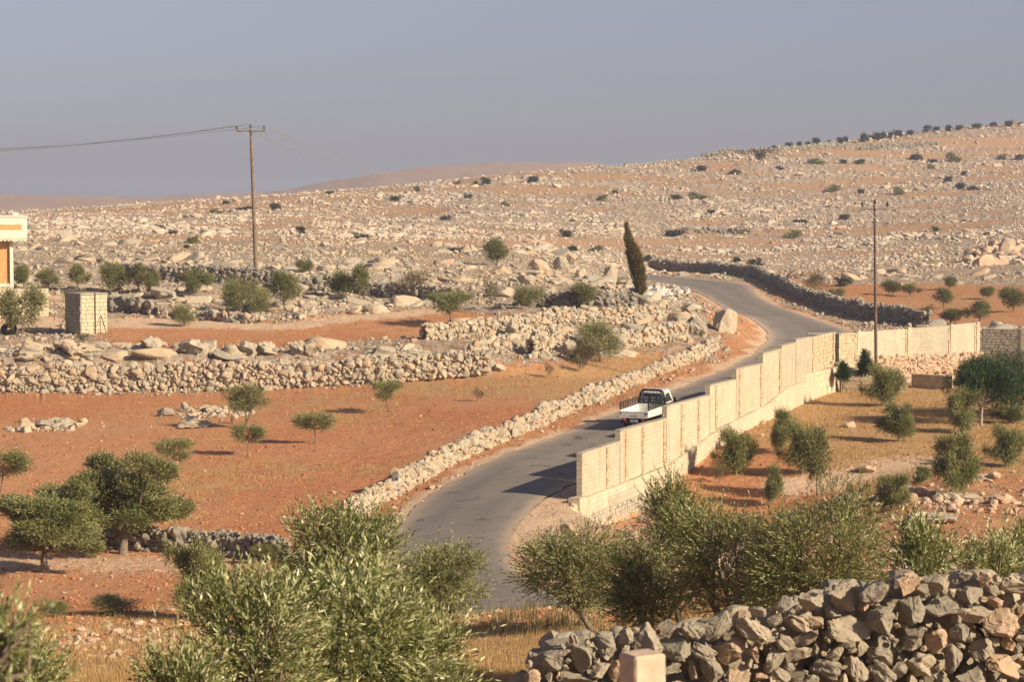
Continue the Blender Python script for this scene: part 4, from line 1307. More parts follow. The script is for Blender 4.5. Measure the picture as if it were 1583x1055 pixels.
# garden
for i, (px, py, w_, h_, lb, kd) in enumerate([
    (1138, 735, 60, 70, 'bushy olive close against the foot of the long wall', 'garden'),
    (1113, 748, 26, 32, 'small grassy shrub at the foot of the long wall', 'sparse'),
    (1208, 700, 44, 66, 'upper left olive of the close pair in the garden', 'garden2'),
    (1240, 735, 62, 80, 'wide olive in the middle of the garden', 'garden'),
    (1263, 768, 44, 104, 'half bare tree with thin trunk right of the wide olive', 'terrace2'),
    (1195, 782, 36, 60, 'narrow olive behind the foreground olives', 'garden2'),
    (1366, 628, 58, 62, 'round olive at the foot of the tall pole', 'garden'),
    (1390, 684, 54, 58, 'olive below the one at the foot of the pole', 'garden2'),
    (1488, 670, 50, 66, 'leaning olive in front of the umbrella pine', 'garden'),
    (1476, 768, 68, 96, 'tall dense olive with a pale thin trunk', 'garden2'),
    (1379, 790, 62, 56, 'round low bush left of the tall dense olive', 'garden'),
    (1425, 748, 44, 26, 'low spreading bush between the round bush and tall olive', 'garden2'),
    (1556, 722, 56, 64, 'bushy olive cut by the right edge below the steps', 'garden'),
    (1562, 655, 50, 26, 'low shrub below the yellow stone steps', 'garden2'),
    (1216, 615, 12, 18, 'small green sprig growing at the foot of the wall', 'sparse')]):
    plant(kd, px, py, w_, h_, lb, G3, 'olive_tree' if 'olive' in lb or 'tree' in lb else 'shrub', 'olive tree' if 'olive' in lb or 'tree' in lb else 'shrub', i * 2.1)
# lower left weeds
plant('bushy2', 180, 950, 72, 32, 'low green shrub in the dry grass at lower left', G1, 'shrub', 'shrub', 1)
plant('bushy', 85, 955, 60, 26, 'dull green shrub behind the blurred branch', G1, 'shrub', 'shrub', 2)
plant('garden', 305, 958, 92, 118, 'straggly olive half behind the foreground olives at left', G1, rz=1.4)
plant('sparse', 128, 530, 34, 20, 'dry tuft shrub at the foot of the square pillar', G2, 'shrub', 'shrub', 2)
print('trees', round(time.time() - T0, 1))

# far scrub: individual low bushes on the hillside
scrub_me = []
for sdd in range(4):
    rng = np.random.default_rng(200 + sdd)
    bl = blobs_for(rng, 2.0, 1.2, .0, 7, .5)
    scrub_me.append(crown_mesh('shrub', ((rng, bl, 260, 6, .22, .10), dict(tl=.25, up=.4)), M['scrub'] if sdd < 3 else M['olive_far']))
def scrub(px, py, w_, h_, label, group, i, cat='shrub', name='shrub'):
    p = pick(px, py); g0 = gz(p[0], p[1]); k = p[1] / F
    o = link(name, scrub_me[i % 4]); o.location = (p[0], p[1], g0 - .1)
    s = w_ * k / 2.1
    o.scale = (s, s, h_ * k / 1.45); o.rotation_euler = (0, 0, i * 1.3)
    tag(o, label, cat, group)
HS = [(825, 283, 20, 14), (750, 285, 16, 13), (735, 287, 10, 8), (705, 285, 14, 7), (610, 311, 18, 10), (722, 308, 14, 9), (645, 296, 12, 9), (930, 311, 18, 12), (1083, 264, 20, 11), (1135, 269, 18, 10),
      (1177, 247, 18, 12), (1262, 254, 26, 10), (1303, 254, 14, 9), (1330, 253, 18, 8), (1417, 247, 22, 11), (1475, 250, 22, 16), (1442, 254, 16, 9), (1550, 246, 14, 10), (1576, 247, 20, 10),
      (1390, 301, 20, 15), (1486, 293, 20, 11), (1505, 294, 18, 8), (1464, 283, 14, 12), (1225, 368, 26, 15), (1043, 366, 34, 14), (873, 366, 20, 13), (885, 389, 18, 10), (920, 390, 22, 11), (700, 392, 26, 11),
      (555, 370, 26, 12), (466, 363, 16, 14), (298, 377, 22, 13), (424, 325, 22, 14), (380, 326, 34, 9), (350, 316, 12, 7), (335, 331, 20, 8), (510, 302, 14, 8), (690, 341, 18, 9), (640, 343, 10, 7),
      (1080, 307, 30, 10), (1045, 310, 18, 9), (1170, 413, 22, 16), (1303, 443, 26, 16), (1440, 262, 14, 8), (1490, 272, 10, 8), (1205, 262, 14, 7), (1330, 300, 12, 8), (1287, 297, 22, 13), (1305, 342, 18, 12),
      (1445, 357, 12, 10), (1500, 404, 24, 14), (600, 350, 12, 7), (288, 384, 10, 8), (265, 362, 16, 8), (1240, 345, 26, 8), (1235, 428, 16, 10), (950, 300, 12, 8), (1000, 405, 16, 12), (1140, 405, 14, 10), (782, 320, 12, 8), (1100, 330, 14, 8)]
LM = [(20, 'house'), (130, 'square stone pillar'), (200, 'olive row'), (392, 'utility pole'), (577, 'broad slab boulder'), (634, 'brown leafless shrub'), (768, 'round brownish tree'), (868, 'boulder row'), (985, 'cypress'), (1150, 'far road bend'), (1295, 'gate gap'), (1353, 'slender pole'), (1440, 'panelled garden wall'), (1512, 'wall corner'), (1583, 'right picture edge')]
crest_y = lambda a: np.interp(a, CP, [345, 331, 318, 306, 290, 268, 254, 244, 230, 219, 207, 189, 160])
def scrub_label(a, b, c):
    x_, nm_ = min(LM, key=lambda q: abs(q[0] - a))
    rel = 'above' if abs(a - x_) < 14 else ('up left of' if a < x_ else 'up right of')
    f = (b - crest_y(a)) / (430 - crest_y(a))
    hb = 'near the crest' if f < .14 else 'high uphill' if f < .38 else 'halfway uphill' if f < .66 else 'low downhill'
    sz = 'small' if c < 14 else 'mid sized' if c < 22 else 'wide'
    return '%s dark scrub %s, %s the %s' % (sz, hb, rel, nm_)
labs = [scrub_label(a, b, c) for a, b, c, _ in HS]
order = {}
for i, l in enumerate(labs): order.setdefault(l, []).append(i)
for l, ii in order.items():
    if len(ii) > 1:
        ii.sort(key=lambda k: HS[k][0])
        wd = ['left one', 'right one'] if len(ii) == 2 else ['leftmost', 'middle one', 'rightmost'] if len(ii) == 3 else ['leftmost', 'second from left', 'second from right', 'rightmost']
        for k, j in enumerate(ii): labs[j] = l + ' (' + wd[min(k, len(wd) - 1)] + ')'
for i, (a, b, c, d_) in enumerate(HS):
    scrub(a, b, c, d_, labs[i], 'dark scrub dotted on the hillside', i)
SK = [(1197, 233, 11, 9), (1219, 231, 12, 12), (1235, 228, 10, 11), (1250, 226, 10, 9), (1263, 225, 13, 13), (1281, 223, 10, 9), (1298, 222, 12, 13), (1308, 221, 9, 12), (1336, 220, 14, 15), (1346, 216, 12, 10),
      (1356, 218, 12, 16), (1366, 214, 11, 12), (1376, 213, 10, 11), (1388, 212, 14, 13), (1408, 209, 14, 10), (1432, 206, 14, 12), (1446, 205, 12, 10), (1467, 203, 12, 12), (1483, 201, 13, 10), (1508, 199, 16, 9), (1535, 196, 14, 8), (1560, 196, 15, 12), (1578, 194, 10, 8),
      (1180, 234, 9, 7), (1125, 240, 10, 6), (1105, 241, 8, 6)]
ORD = ['leftmost', 'second', 'third', 'fourth', 'fifth', 'sixth', 'seventh', 'eighth', 'ninth', 'tenth', 'eleventh', 'twelfth', 'thirteenth']
SK.sort()
for i, (a, b, c, d_) in enumerate(SK):
    j = i if i < 13 else len(SK) - 1 - i
    w_ = ORD[j] if j else ('leftmost' if i == 0 else 'rightmost')
    side = 'left' if i < 13 else 'right'
    lb = ('%s small tree on the skyline ridge' % w_) if j == 0 else ('%s small tree from the %s end of the skyline row' % (w_, side))
    scrub(a, b, c, d_, lb, 'trees on the skyline ridge', i + (3 if i % 2 else 0), 'tree', 'tree')

# ---------------------------------------------------------------- cypress
def cypress():
    rng = np.random.default_rng(300)
    p = pick(991, 464, 200); g0 = gz(p[0], p[1]); k = p[1] / F
    H = 113 * k; W = 21 * k
    root = thing('cypress_tree', 'tall dark brown green cypress leaning left above the road bend', 'cypress', (p[0], p[1], g0))
    bl = []
    for i in range(34):
        t = (i + .5) / 34
        r = W / 2 * (.55 + .5 * math.sin(min(1, t * 1.25 + .12) * math.pi * .62)) * (1 if t < .55 else max(.10, (1 - t) / .45) ** .8)
        cx = -.62 * (t ** 1.25) * 40 * k
        bl.append((cx + rng.normal(0, .06), rng.normal(0, .06), .25 + t * (H - .3), r, r, H / 34 * 1.7))
    V, Fc, t = leaves(rng, bl, 4200, 6, .16, .05, tl=.25, up=2.2, spread=.35, shell=.35, jag=.25)
    link('crown', mesh_np('crown', V, Fc, M['cypress'], False, {'tint': t}), root)
    mb = MB(); mb.tube([(0, 0, -.3), (-.05, 0, H * .4), (-.5 * 28 * k, 0, H * .85)], [.14, .10, .03], 7)
    mb.build('trunk', M['bark'], root)
cypress()

# ---------------------------------------------------------------- umbrella pines and little conifers
def pine(px, py, wpx, hpx, cpx, label, seed, d=None):
    rng = np.random.default_rng(seed)
    p = pick(px, py, d); g0 = gz(p[0], p[1]); k = p[1] / F
    H, W, CH = hpx * k, wpx * k, cpx * k
    root = thing('umbrella_pine', label, 'pine tree', (p[0], p[1], g0), group='umbrella pines in the garden')
    bl = []
    for i in range(26):
        a = rng.uniform(0, 6.28); r = math.sqrt(rng.uniform(0, 1)) * .8
        bl.append((math.cos(a) * r * W / 2, math.sin(a) * r * W / 2, H - CH * .5 + CH * .34 * (1 - r * r) - .12 * CH + rng.normal(0, .04), W * .16, W * .16, CH * .26))
    V, Fc, t = leaves(rng, bl, 5200, 8, .10, .022, tl=.16, up=.9, spread=1.1, shell=.5, jag=.4)
    x0_, x1_ = np.percentile(V[:, 0], (1.5, 98.5)); za_, zb_ = np.percentile(V[:, 2], (2, 99))
    V[:, :2] *= W / (x1_ - x0_); V[:, 2] = H - CH + (V[:, 2] - za_) * CH / (zb_ - za_)
    link('crown', mesh_np('crown', V, Fc, M['pine'], False, {'tint': t}), root)
    mb = MB()
    f = (.05, 0, (H - CH) * .55)
    mb.tube([(0, 0, -.3), (.03, .02, f[2] * .5), f], [.13, .10, .09], 7)
    for i in range(9):
        c = bl[i * 2]
        mb.tube([f, ((f[0] + c[0] * .9) / 2, (f[1] + c[1]) / 2, (f[2] + c[2]) / 2 - .05), (c[0], c[1], c[2])], [.06, .045, .02], 5)
    mb.build('trunk', M['bark_pale'], root)
pine(1516, 658, 92, 104, 54, 'umbrella pine with visible branching trunk at the right of the garden', 301)
pine(1564, 644, 128, 96, 88, 'dark dense umbrella pine at the right edge behind the other', 302, 150)
def conifer(px, py, wpx, hpx, label, seed, stem, d=None):
    rng = np.random.default_rng(seed)
    p = at(px, py, d); k = p[1] / F; g0 = p[2]
    H, W = hpx * k, wpx * k
    root = thing('conifer', label, 'conifer', (p[0], p[1], g0), group='small conifers by the gate')
    bl = []
    for i in range(16):
        t = (i + .5) / 16
        r = W / 2 * (1 - t * .85) * min(1, t * 4 + .3)
        a = rng.uniform(0, 6.28)
        bl.append((math.cos(a) * r * .35, math.sin(a) * r * .35, H * stem + t * H * (1 - stem), r * .75, r * .75, H / 12))
    V, Fc, t = leaves(rng, bl, 1300, 7, .13, .03, tl=.25, up=.8, spread=.5, shell=.5, jag=.4)
    link('crown', mesh_np('crown', V, Fc, M['pine'], False, {'tint': t}), root)
    mb = MB(); mb.tube([(0, 0, -.3), (0, 0, H * .8)], [.05, .02], 6); mb.build('trunk', M['bark'], root)

# ---------------------------------------------------------------- foreground olives
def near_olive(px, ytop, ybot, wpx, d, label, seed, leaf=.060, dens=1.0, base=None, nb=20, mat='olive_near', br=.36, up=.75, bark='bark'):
    rng = np.random.default_rng(seed)
    a = at(px, ytop, d); b = at(px, ybot, d); k = d / F
    W = wpx * k
    bx = a[0] if base is None else at(base, ybot, d)[0]
    g0 = gz(bx, d)
    z1 = a[2] - g0; z0 = max(.35, b[2] - g0)
    root = thing('olive_tree', label, 'olive tree', (bx, d, g0), group='foreground olive trees')
    bl = blobs_for(rng, W * .92, (z1 - z0) * .92, z0, min(nb, 18), br + .07, yw=min(W, 2.6))
    off = a[0] - bx
    bl = [(c[0] + off, *c[1:]) for c in bl]
    area = W * (z1 - z0)
    ntw = int(dens * area / (leaf * leaf) * 3.0)
    ntw = min(ntw, 17000)
    V, Fc, t = leaves(rng, bl, ntw, 12, leaf, leaf * .27, tl=leaf * 4.2, up=up, spread=.62, shell=.55, jag=.38)
    x0, x1 = np.percentile(V[:, 0], (2, 98)); zt = np.percentile(V[:, 2], 99.3)
    V[:, 0] = (V[:, 0] - (x0 + x1) / 2) * (W / (x1 - x0)) + off; V[:, 2] = z0 + (V[:, 2] - z0) * ((z1 - z0) / (zt - z0))
    link('crown', mesh_np('crown', V, Fc, M[mat], False, {'tint': t}), root)
    mb = MB(); limbs(rng, mb, bl, .06 + W * .012, max(.3, z0 * .8), (off * .5, 0), n=min(nb, 9), nsd=8)
    mb.build('trunk', M[bark], root)
    return root
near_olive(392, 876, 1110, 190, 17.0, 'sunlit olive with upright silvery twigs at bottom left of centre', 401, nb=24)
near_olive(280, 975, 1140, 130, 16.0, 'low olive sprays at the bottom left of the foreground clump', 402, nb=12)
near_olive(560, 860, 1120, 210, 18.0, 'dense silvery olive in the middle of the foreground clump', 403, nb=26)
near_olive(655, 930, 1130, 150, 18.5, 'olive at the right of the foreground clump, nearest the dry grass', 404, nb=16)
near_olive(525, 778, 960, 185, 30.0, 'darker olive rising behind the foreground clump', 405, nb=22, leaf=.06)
near_olive(684, 840, 950, 124, 56.0, 'small round olive on the road edge left of the bend', 406, nb=16, leaf=.080, mat='olive', up=.5)
near_olive(882, 815, 945, 150, 58.0, 'olive with crooked trunk hiding the right edge of the road', 407, nb=18, leaf=.080, base=918, mat='olive', up=.45)
near_olive(1040, 732, 870, 84, 50.0, 'tall narrow olive top in front of the wall corner', 408, nb=12, leaf=.080, mat='olive', up=.6)
near_olive(1010, 830, 968, 150, 49.0, 'dark olive left of the tangled foreground olives', 409, nb=16, leaf=.080, mat='olive', up=.45)
near_olive(1135, 778, 965, 180, 47.0, 'tangled olive in the middle right foreground', 410, nb=22, leaf=.080, mat='olive', up=.5)
near_olive(1265, 755, 950, 200, 45.0, 'broad olive right of the tangled one behind the rough wall', 411, nb=24, leaf=.080, mat='olive', up=.5)
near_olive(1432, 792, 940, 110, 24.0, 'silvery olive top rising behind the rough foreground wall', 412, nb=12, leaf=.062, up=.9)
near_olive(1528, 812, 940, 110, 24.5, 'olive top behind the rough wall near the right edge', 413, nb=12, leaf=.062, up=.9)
near_olive(1590, 800, 900, 60, 40.0, 'dark olive touching the right edge above the rough wall', 414, nb=8, leaf=.080, mat='olive')
near_olive(45, 955, 1120, 130, 14.0, 'olive bush in the bottom left corner', 415, nb=14, leaf=.05)
near_olive(5, 885, 1010, 120, 7.5, 'blurred yellow green olive branches at the left edge', 416, nb=7, leaf=.055, dens=1.1, up=.3, base=-260)
print('near trees', round(time.time() - T0, 1))
# ---------------------------------------------------------------- dry grass
def grass(name, label, x, y, z, h, mat, seed, blades=7, wid=.012, spread=.10, lean=.35):
    rng = np.random.default_rng(seed)
    n = len(x); m = n * blades
    bx = np.repeat(x, blades) + rng.normal(0, spread, m); by = np.repeat(y, blades) + rng.normal(0, spread, m); bz = np.repeat(z, blades) - .02
    hh = np.repeat(h * rng.uniform(.6, 1.3, n), blades) * rng.uniform(.6, 1.1, m)
    a = rng.uniform(0, 6.28, m); l = rng.uniform(0, lean, m) * hh
    ww = np.repeat(wid if hasattr(wid, '__len__') else np.full(n, wid), blades)
    a2 = rng.uniform(0, 3.14, m)
    V = np.stack([np.stack([bx - np.cos(a2) * ww, by - np.sin(a2) * ww, bz], 1), np.stack([bx + np.cos(a2) * ww, by + np.sin(a2) * ww, bz], 1),
                  np.stack([bx + np.cos(a) * l, by + np.sin(a) * l, bz + hh], 1)], 1).reshape(-1, 3)
    t = np.repeat(np.clip(np.repeat(rng.normal(.5, .2, n), blades) + rng.normal(0, .1, m), 0, 1), 3)
    o = link(name, mesh_np(name, V, np.arange(3 * m).reshape(-1, 3), M[mat], False, {'tint': t}))
    tag(o, label, 'grass', kind='stuff')
x, y, z, rk = scatter(60000, lambda x, y, z, rock, g, p, rd: (g > .5) * g * (.25 + .75 * patch(x, y, 2.5, 111, .38, .58)) * (rd > .3), 17, 46, 96)
grass('dry_grass', 'straw coloured dry grass on the near slope', x, y, z, .20 + 0 * x, 'hay', 31, 8, .007, .12)
x, y, z, rk = scatter(60000, lambda x, y, z, rock, g, p, rd: (g > .4) * g * (.2 + .8 * patch(x, y, 3, 112, .40, .58)) * (rd > .3), 18, 96, 180)
grass('field_grass', 'dry grass in the garden and along the field edges', x, y, z, .22 + 0 * x, 'hay', 32, 6, .014, .16)
x, y, z, rk = scatter(26000, lambda x, y, z, rock, g, p, rd: .10 * (g < .4) * (rd > .3) + .4 * (rd > .3) * (rd < 2.5), 19, 60, 180)
grass('field_tufts', 'short dry tufts scattered over the red field', x, y, z, .12 + 0 * x, 'hay', 33, 5, .012, .12)
x, y, z, rk = scatter(26000, lambda x, y, z, rock, g, p, rd: .35 * patch(x, y, 9, 113, .45, .6) * (rd > .6), 20, 168, 520)
grass('hill_grass', 'dry grass between the hillside stones', x, y, z, .28 + 0 * x, 'hay', 34, 5, .03, .35)
# grey green thistles on the brow above the road
x, y, z, rk = scatter(2500, lambda x, y, z, rock, g, p, rd: .5 * (np.abs(y - 62) < 6) * patch(x, y, 1.5, 114, .5, .62), 21, 54, 72, 680, 960)
grass('roadside_weeds', 'grey green weeds on the brow above the road', x, y, z, .48 + 0 * x, 'weed', 35, 6, .010, .09, .3)
x, y, z, rk = scatter(3500, lambda x, y, z, rock, g, p, rd: .5 * (rock < .9) * patch(x, y, 5, 115, .55, .66) * (rd > 1), 22, 100, 300)
grass('green_weeds', 'low olive green weeds in the fields', x, y, z, .16 + 0 * x, 'weed', 36, 8, .02, .2, .6)
print('grass', round(time.time() - T0, 1))

# ---------------------------------------------------------------- walled compound
M['plaster'] = simple('cream_plaster', (.56, .475, .33), .9, 0, .10, 5, .02)
M['plaster_grey'] = simple('grey_cream_plaster', (.47, .41, .30), .9, 0, .12, 5, .02)
M['block'] = simple('dressed_block', (.50, .395, .26), .9, 0, .18, 3.5, .05)
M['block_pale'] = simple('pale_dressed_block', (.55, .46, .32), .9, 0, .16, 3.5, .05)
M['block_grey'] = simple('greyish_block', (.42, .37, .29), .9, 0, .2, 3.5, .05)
M['quoin'] = simple('rough_orange_quoin', (.54, .39, .25), .92, 0, .30, 5, .10)
def mottled(name, a, b_, c_, sc=9):
    m, n, b = new_mat(name); g = NG(n); co = g.coord()
    f = g.noise(co, sc, 6, .7); v = g.noise(co, sc * .12, 4)
    c = g.ramp(f, [(.32, a), (.5, b_), (.68, c_)])
    c = g.mix(g.ramp(v, [(.4, 0), (.7, .35)]), c, tuple(x * .85 for x in a))
    sx = g.node("ShaderNodeSeparateXYZ"); g.L.new(co, sx.inputs[0])
    al = g.math('ADD', g.math('MULTIPLY', sx.outputs[0], .62), g.math('MULTIPLY', sx.outputs[1], .80))
    cb = g.node("ShaderNodeCombineXYZ"); g.L.new(al, cb.inputs[0]); g.L.new(sx.outputs[2], cb.inputs[1])
    br = g.node("ShaderNodeTexBrick"); g.L.new(cb.outputs[0], br.inputs['Vector']); br.inputs['Scale'].default_value = 1.0
    br.inputs['Brick Width'].default_value = .42; br.inputs['Row Height'].default_value = .21; br.inputs['Mortar Size'].default_value = .014
    br.inputs['Color1'].default_value = (.90, .90, .90, 1); br.inputs['Color2'].default_value = (1.08, 1.05, 1.0, 1); br.inputs['Mortar'].default_value = (.72, .68, .62, 1)
    c = g.mix(.75, c, g.mix(1.0, c, br.outputs[0], 'MULTIPLY'))
    # run-off stains under the coping
    st = g.node("ShaderNodeCombineXYZ"); g.L.new(g.math('MULTIPLY', al, 2.2), st.inputs[0]); g.L.new(g.math('MULTIPLY', sx.outputs[2], .22), st.inputs[1])
    stn = g.noise(st.outputs[0], 1.0, 5, .6)
    c = g.mix(g.ramp(stn, [(.54, 0), (.72, .5)]), c, (.30, .25, .18))
    oi = g.node("ShaderNodeObjectInfo")
    c = g.mix(1.0, c, g.ramp(oi.outputs['Random'], [(0, (.84, .84, .82)), (.5, (.96, .95, .92)), (1, (1.06, 1.04, 1.0))]), 'MULTIPLY')
    bl = g.noise(g.mapping(co, (1, 1, .6)), .9, 6, .65)
    c = g.mix(g.ramp(bl, [(.52, 0), (.70, .45)]), c, (.40, .31, .21))
    g.L.new(c, b.inputs['Base Color']); b.inputs['Roughness'].default_value = .92
    b.inputs["Specular IOR Level"].default_value = .12
    g.bump(b, f, .06, .8)
    return m
M['plaster'] = mottled('rough_cream_render', (.42, .375, .285), (.54, .485, .375), (.64, .575, .455), 8)
M['plaster_grey'] = mottled('rough_grey_render', (.36, .33, .26), (.48, .44, .35), (.57, .525, .425), 8)

class Plan:
    """a vertical wall plane through two ground points; n points to the viewer's side"""
    def __init__(s, a, b, flip=1):
        s.a = np.array(a[:2], float); s.b = np.array(b[:2], float)
        s.L = np.linalg.norm(s.b - s.a); s.u = (s.b - s.a) / s.L
        s.n = np.array([s.u[1], -s.u[0]]) * flip
    def hit(s, px, py):
        r = ray(px, py)
        # (r*t - a) . n = 0
        t = s.a @ s.n / (r[:2] @ s.n)
        P = r * t
        return float((P[:2] - s.a) @ s.u), float(P[2])
    def block(s, mb, s0, s1, z0, z1, o0, o1, z1b=None):
        """solid from s0..s1 along, z0..z1 up (z1b: top at s1), offsets o0..o1 along n"""
        z1b = z1 if z1b is None else z1b
        V = []
        for (ss, oo) in ((s0, o0), (s1, o0), (s1, o1), (s0, o1)):
            p = s.a + s.u * ss + s.n * oo; V.append((p[0], p[1], z0))
        for (ss, oo, zz) in ((s0, o0, z1), (s1, o0, z1b), (s1, o1, z1b), (s0, o1, z1)):
            p = s.a + s.u * ss + s.n * oo; V.append((p[0], p[1], zz))
        mb.add(V, [[3, 2, 1, 0], [4, 5, 6, 7], [0, 1, 5, 4], [1, 2, 6, 5], [2, 3, 7, 6], [3, 0, 4, 7]])
    def courses(s, mb, s0, s1, z0, z1, o0, o1, bw, bh, seed=0, gap=.018):
        """coursed blocks with open joints and uneven faces"""
        rng = np.random.default_rng(seed)
        z = z0; r = 0
        while z < z1 - .05:
            h = min(bh * rng.uniform(.9, 1.1), z1 - z)
            x_ = s0 - (bw * .5 if r % 2 else 0)
            while x_ < s1 - .03:
                w_ = bw * rng.uniform(.75, 1.3)
                a, b = max(x_, s0), min(x_ + w_, s1)
                if s1 - b < bw * .3: b = s1
                if b - a > .05: s.block(mb, a + gap / 2, b - gap / 2, z + gap / 2, z + h - gap / 2, o0, o1 + rng.uniform(-.015, .03))
                x_ = b if b == s1 else x_ + w_
            z += h; r += 1

A_ = pick(901, 775); B_ = np.array([22.6, 160.0])
W1 = Plan(A_, B_)
def long_wall():
    root = thing('boundary_wall', 'long stepped cream boundary wall between the road and the garden', 'boundary wall', (0, 0, 0), group='boundary walls of the compound')
    steps = [(900, 703, 958, 683.5), (959, 667, 1030, 648), (1031, 630, 1097, 612.5), (1097.5, 597, 1138, 588), (1138.5, 572, 1179, 563), (1179.5, 547.5, 1208, 540), (1208.5, 536, 1230, 530.5), (1230.5, 526, 1256, 521.5)]
    plx = np.array([900, 942, 1032, 1110, 1183, 1215, 1295]); ply = np.array([770, 754, 718, 662, 625, 584 + 14, 577])
    S = [W1.hit(a, b)[0] for a, b in zip(plx, ply)]; Z = [W1.hit(a, b)[1] for a, b in zip(plx, ply)]
    def plz(s): return float(np.interp(s, S, Z))
    for (a, b, c, d) in steps:
        s0, z0 = W1.hit(a, b); s1, z1 = W1.hit(c, d)
        mb = MB(); zb = min(plz(s0), plz(s1)) - 1.5
        W1.block(mb, s0 + .004, s1 - .004, zb, z0, -.28, 0, z1)
        mb.build('panel', M['plaster'], root)
        mb = MB(); W1.block(mb, s0 - .01, s1 + .01, z0 + .003, z0 + .055, -.32, .035, z1 + .055)
        # coping slopes with the panel
        mb = MB()
        V = []
        for ss, zz in ((s0, z0), (s1, z1)):
            for oo in (-.31, .03):
                p = W1.a + W1.u * ss + W1.n * oo
                V += [(p[0], p[1], zz + .002), (p[0], p[1], zz + .05)]
        mb.add(V, [[0, 1, 3, 2], [4, 6, 7, 5], [0, 4, 5, 1], [2, 3, 7, 6], [1, 5, 7, 3], [0, 2, 6, 4]])
        mb.build('coping', M['plaster_grey'], root)
    # rough quoin strips
    for i, px in enumerate((939, 968, 994, 1027, 1054, 1080, 1107, 1143, 1176, 1205)):
        s0, _ = W1.hit(px, 650)
        st = [q for q in steps if q[0] - 1 <= px <= q[2] + 1][0]
        a0, za = W1.hit(st[0], st[1]); a1, zb = W1.hit(st[2], st[3])
        zt = np.interp(s0, [a0, a1], [za, zb])
        mb = MB(); W1.courses(mb, s0 - .24, s0 + .24, plz(s0) - .05, zt - .02, -.05, .05, .6, .22, i, .05)
        mb.build('quoin_strip', M['quoin'], root)
    # plinth: the thicker lower part
    mb = MB()
    for i in range(len(S) - 1):
        s0, s1 = S[i], S[i + 1]
        g1 = min(gz(*(W1.a + W1.u * s0)), gz(*(W1.a + W1.u * s1))) - 1.6
        W1.block(mb, s0, s1 - .002, g1, Z[i], -.34, .22, Z[i + 1])
    # near end: return block below the first panel
    W1.block(mb, -1.2, S[0] - .002, Z[0] - 3, Z[0] + .12, -.30, .26, Z[0] + .05)
    mb.build('plinth', M['plaster'], root)
    mb = MB()
    sA, _ = W1.hit(934, 780); sB, _ = W1.hit(970, 780)
    W1.block(mb, sA, sB, Z[0] - .9, W1.hit(950, 762)[1], .2, .235)
    mb.build('render_patch', M['plaster_grey'], root)
    mb = MB()
    W1.courses(mb, -1.2, 9.0, Z[0] - 2.6, W1.hit(900, 797)[1], .2, .29, .30, .2, 9, .03)
    mb.build('block_base', M['block_grey'], root)
    # dressed block panel and end pier by the gate
    s0, z0 = W1.hit(1256.5, 521.5); s1, z1 = W1.hit(1291, 520.5); sb, zb = W1.hit(1256, 575)
    mb = MB(); W1.courses(mb, s0, s1, zb - .6, z0, -.28, .0, .42, .26, 3)
    mb.build('block_panel', M['block'], root)
    mb = MB(); W1.block(mb, s0, s1, zb - 1, z0 - .06, -.26, -.03)
    mb.build('block_core', M['plaster_grey'], root)
    return root
long_wall()
# terrace wall inside, block retaining wall
def low_wall(px0, yt0, px1, yt1, d0, d1, h, label, mat, bw=.45, bh=.26, name='retaining_wall', o=.35):
    a = at(px0, yt0, d0); b = at(px1, yt1, d1)
    P = Plan(a, b)
    root = thing(name, label, 'retaining wall', (0, 0, 0), group='retaining walls in the garden')
    mb = MB(); P.courses(mb, 0, P.L, a[2] - h, a[2], -o, 0, bw, bh, int(px0)); mb.build('block_face', M[mat], root)
    mb = MB(); P.block(mb, .02, P.L - .02, a[2] - h - .5, a[2] - .03, -o + .03, -.04); mb.build('core', M['plaster_grey'], root)
    return P, a, b
_pb = W1.a + W1.u * (W1.L) + W1.n * .35
low_wall(1216, 586, 1301, 577, 147.5, 158.5, 2.2, 'low cream retaining wall under the gate end of the boundary wall', 'block_pale', .9, .5)
low_wall(1300, 583, 1402, 590, 157.0, 156.0, 1.6, 'orange block retaining wall below the garden steps', 'block')
low_wall(1409, 578, 1472, 583, 160.0, 158.0, 1.7, 'tan block retaining wall right of the big leaning rock', 'block', .36, .3)
low_wall(1472, 600, 1600, 606, 157.0, 155.0, 1.2, 'shaded low retaining wall behind the umbrella pines', 'block_pale', .6, .4)

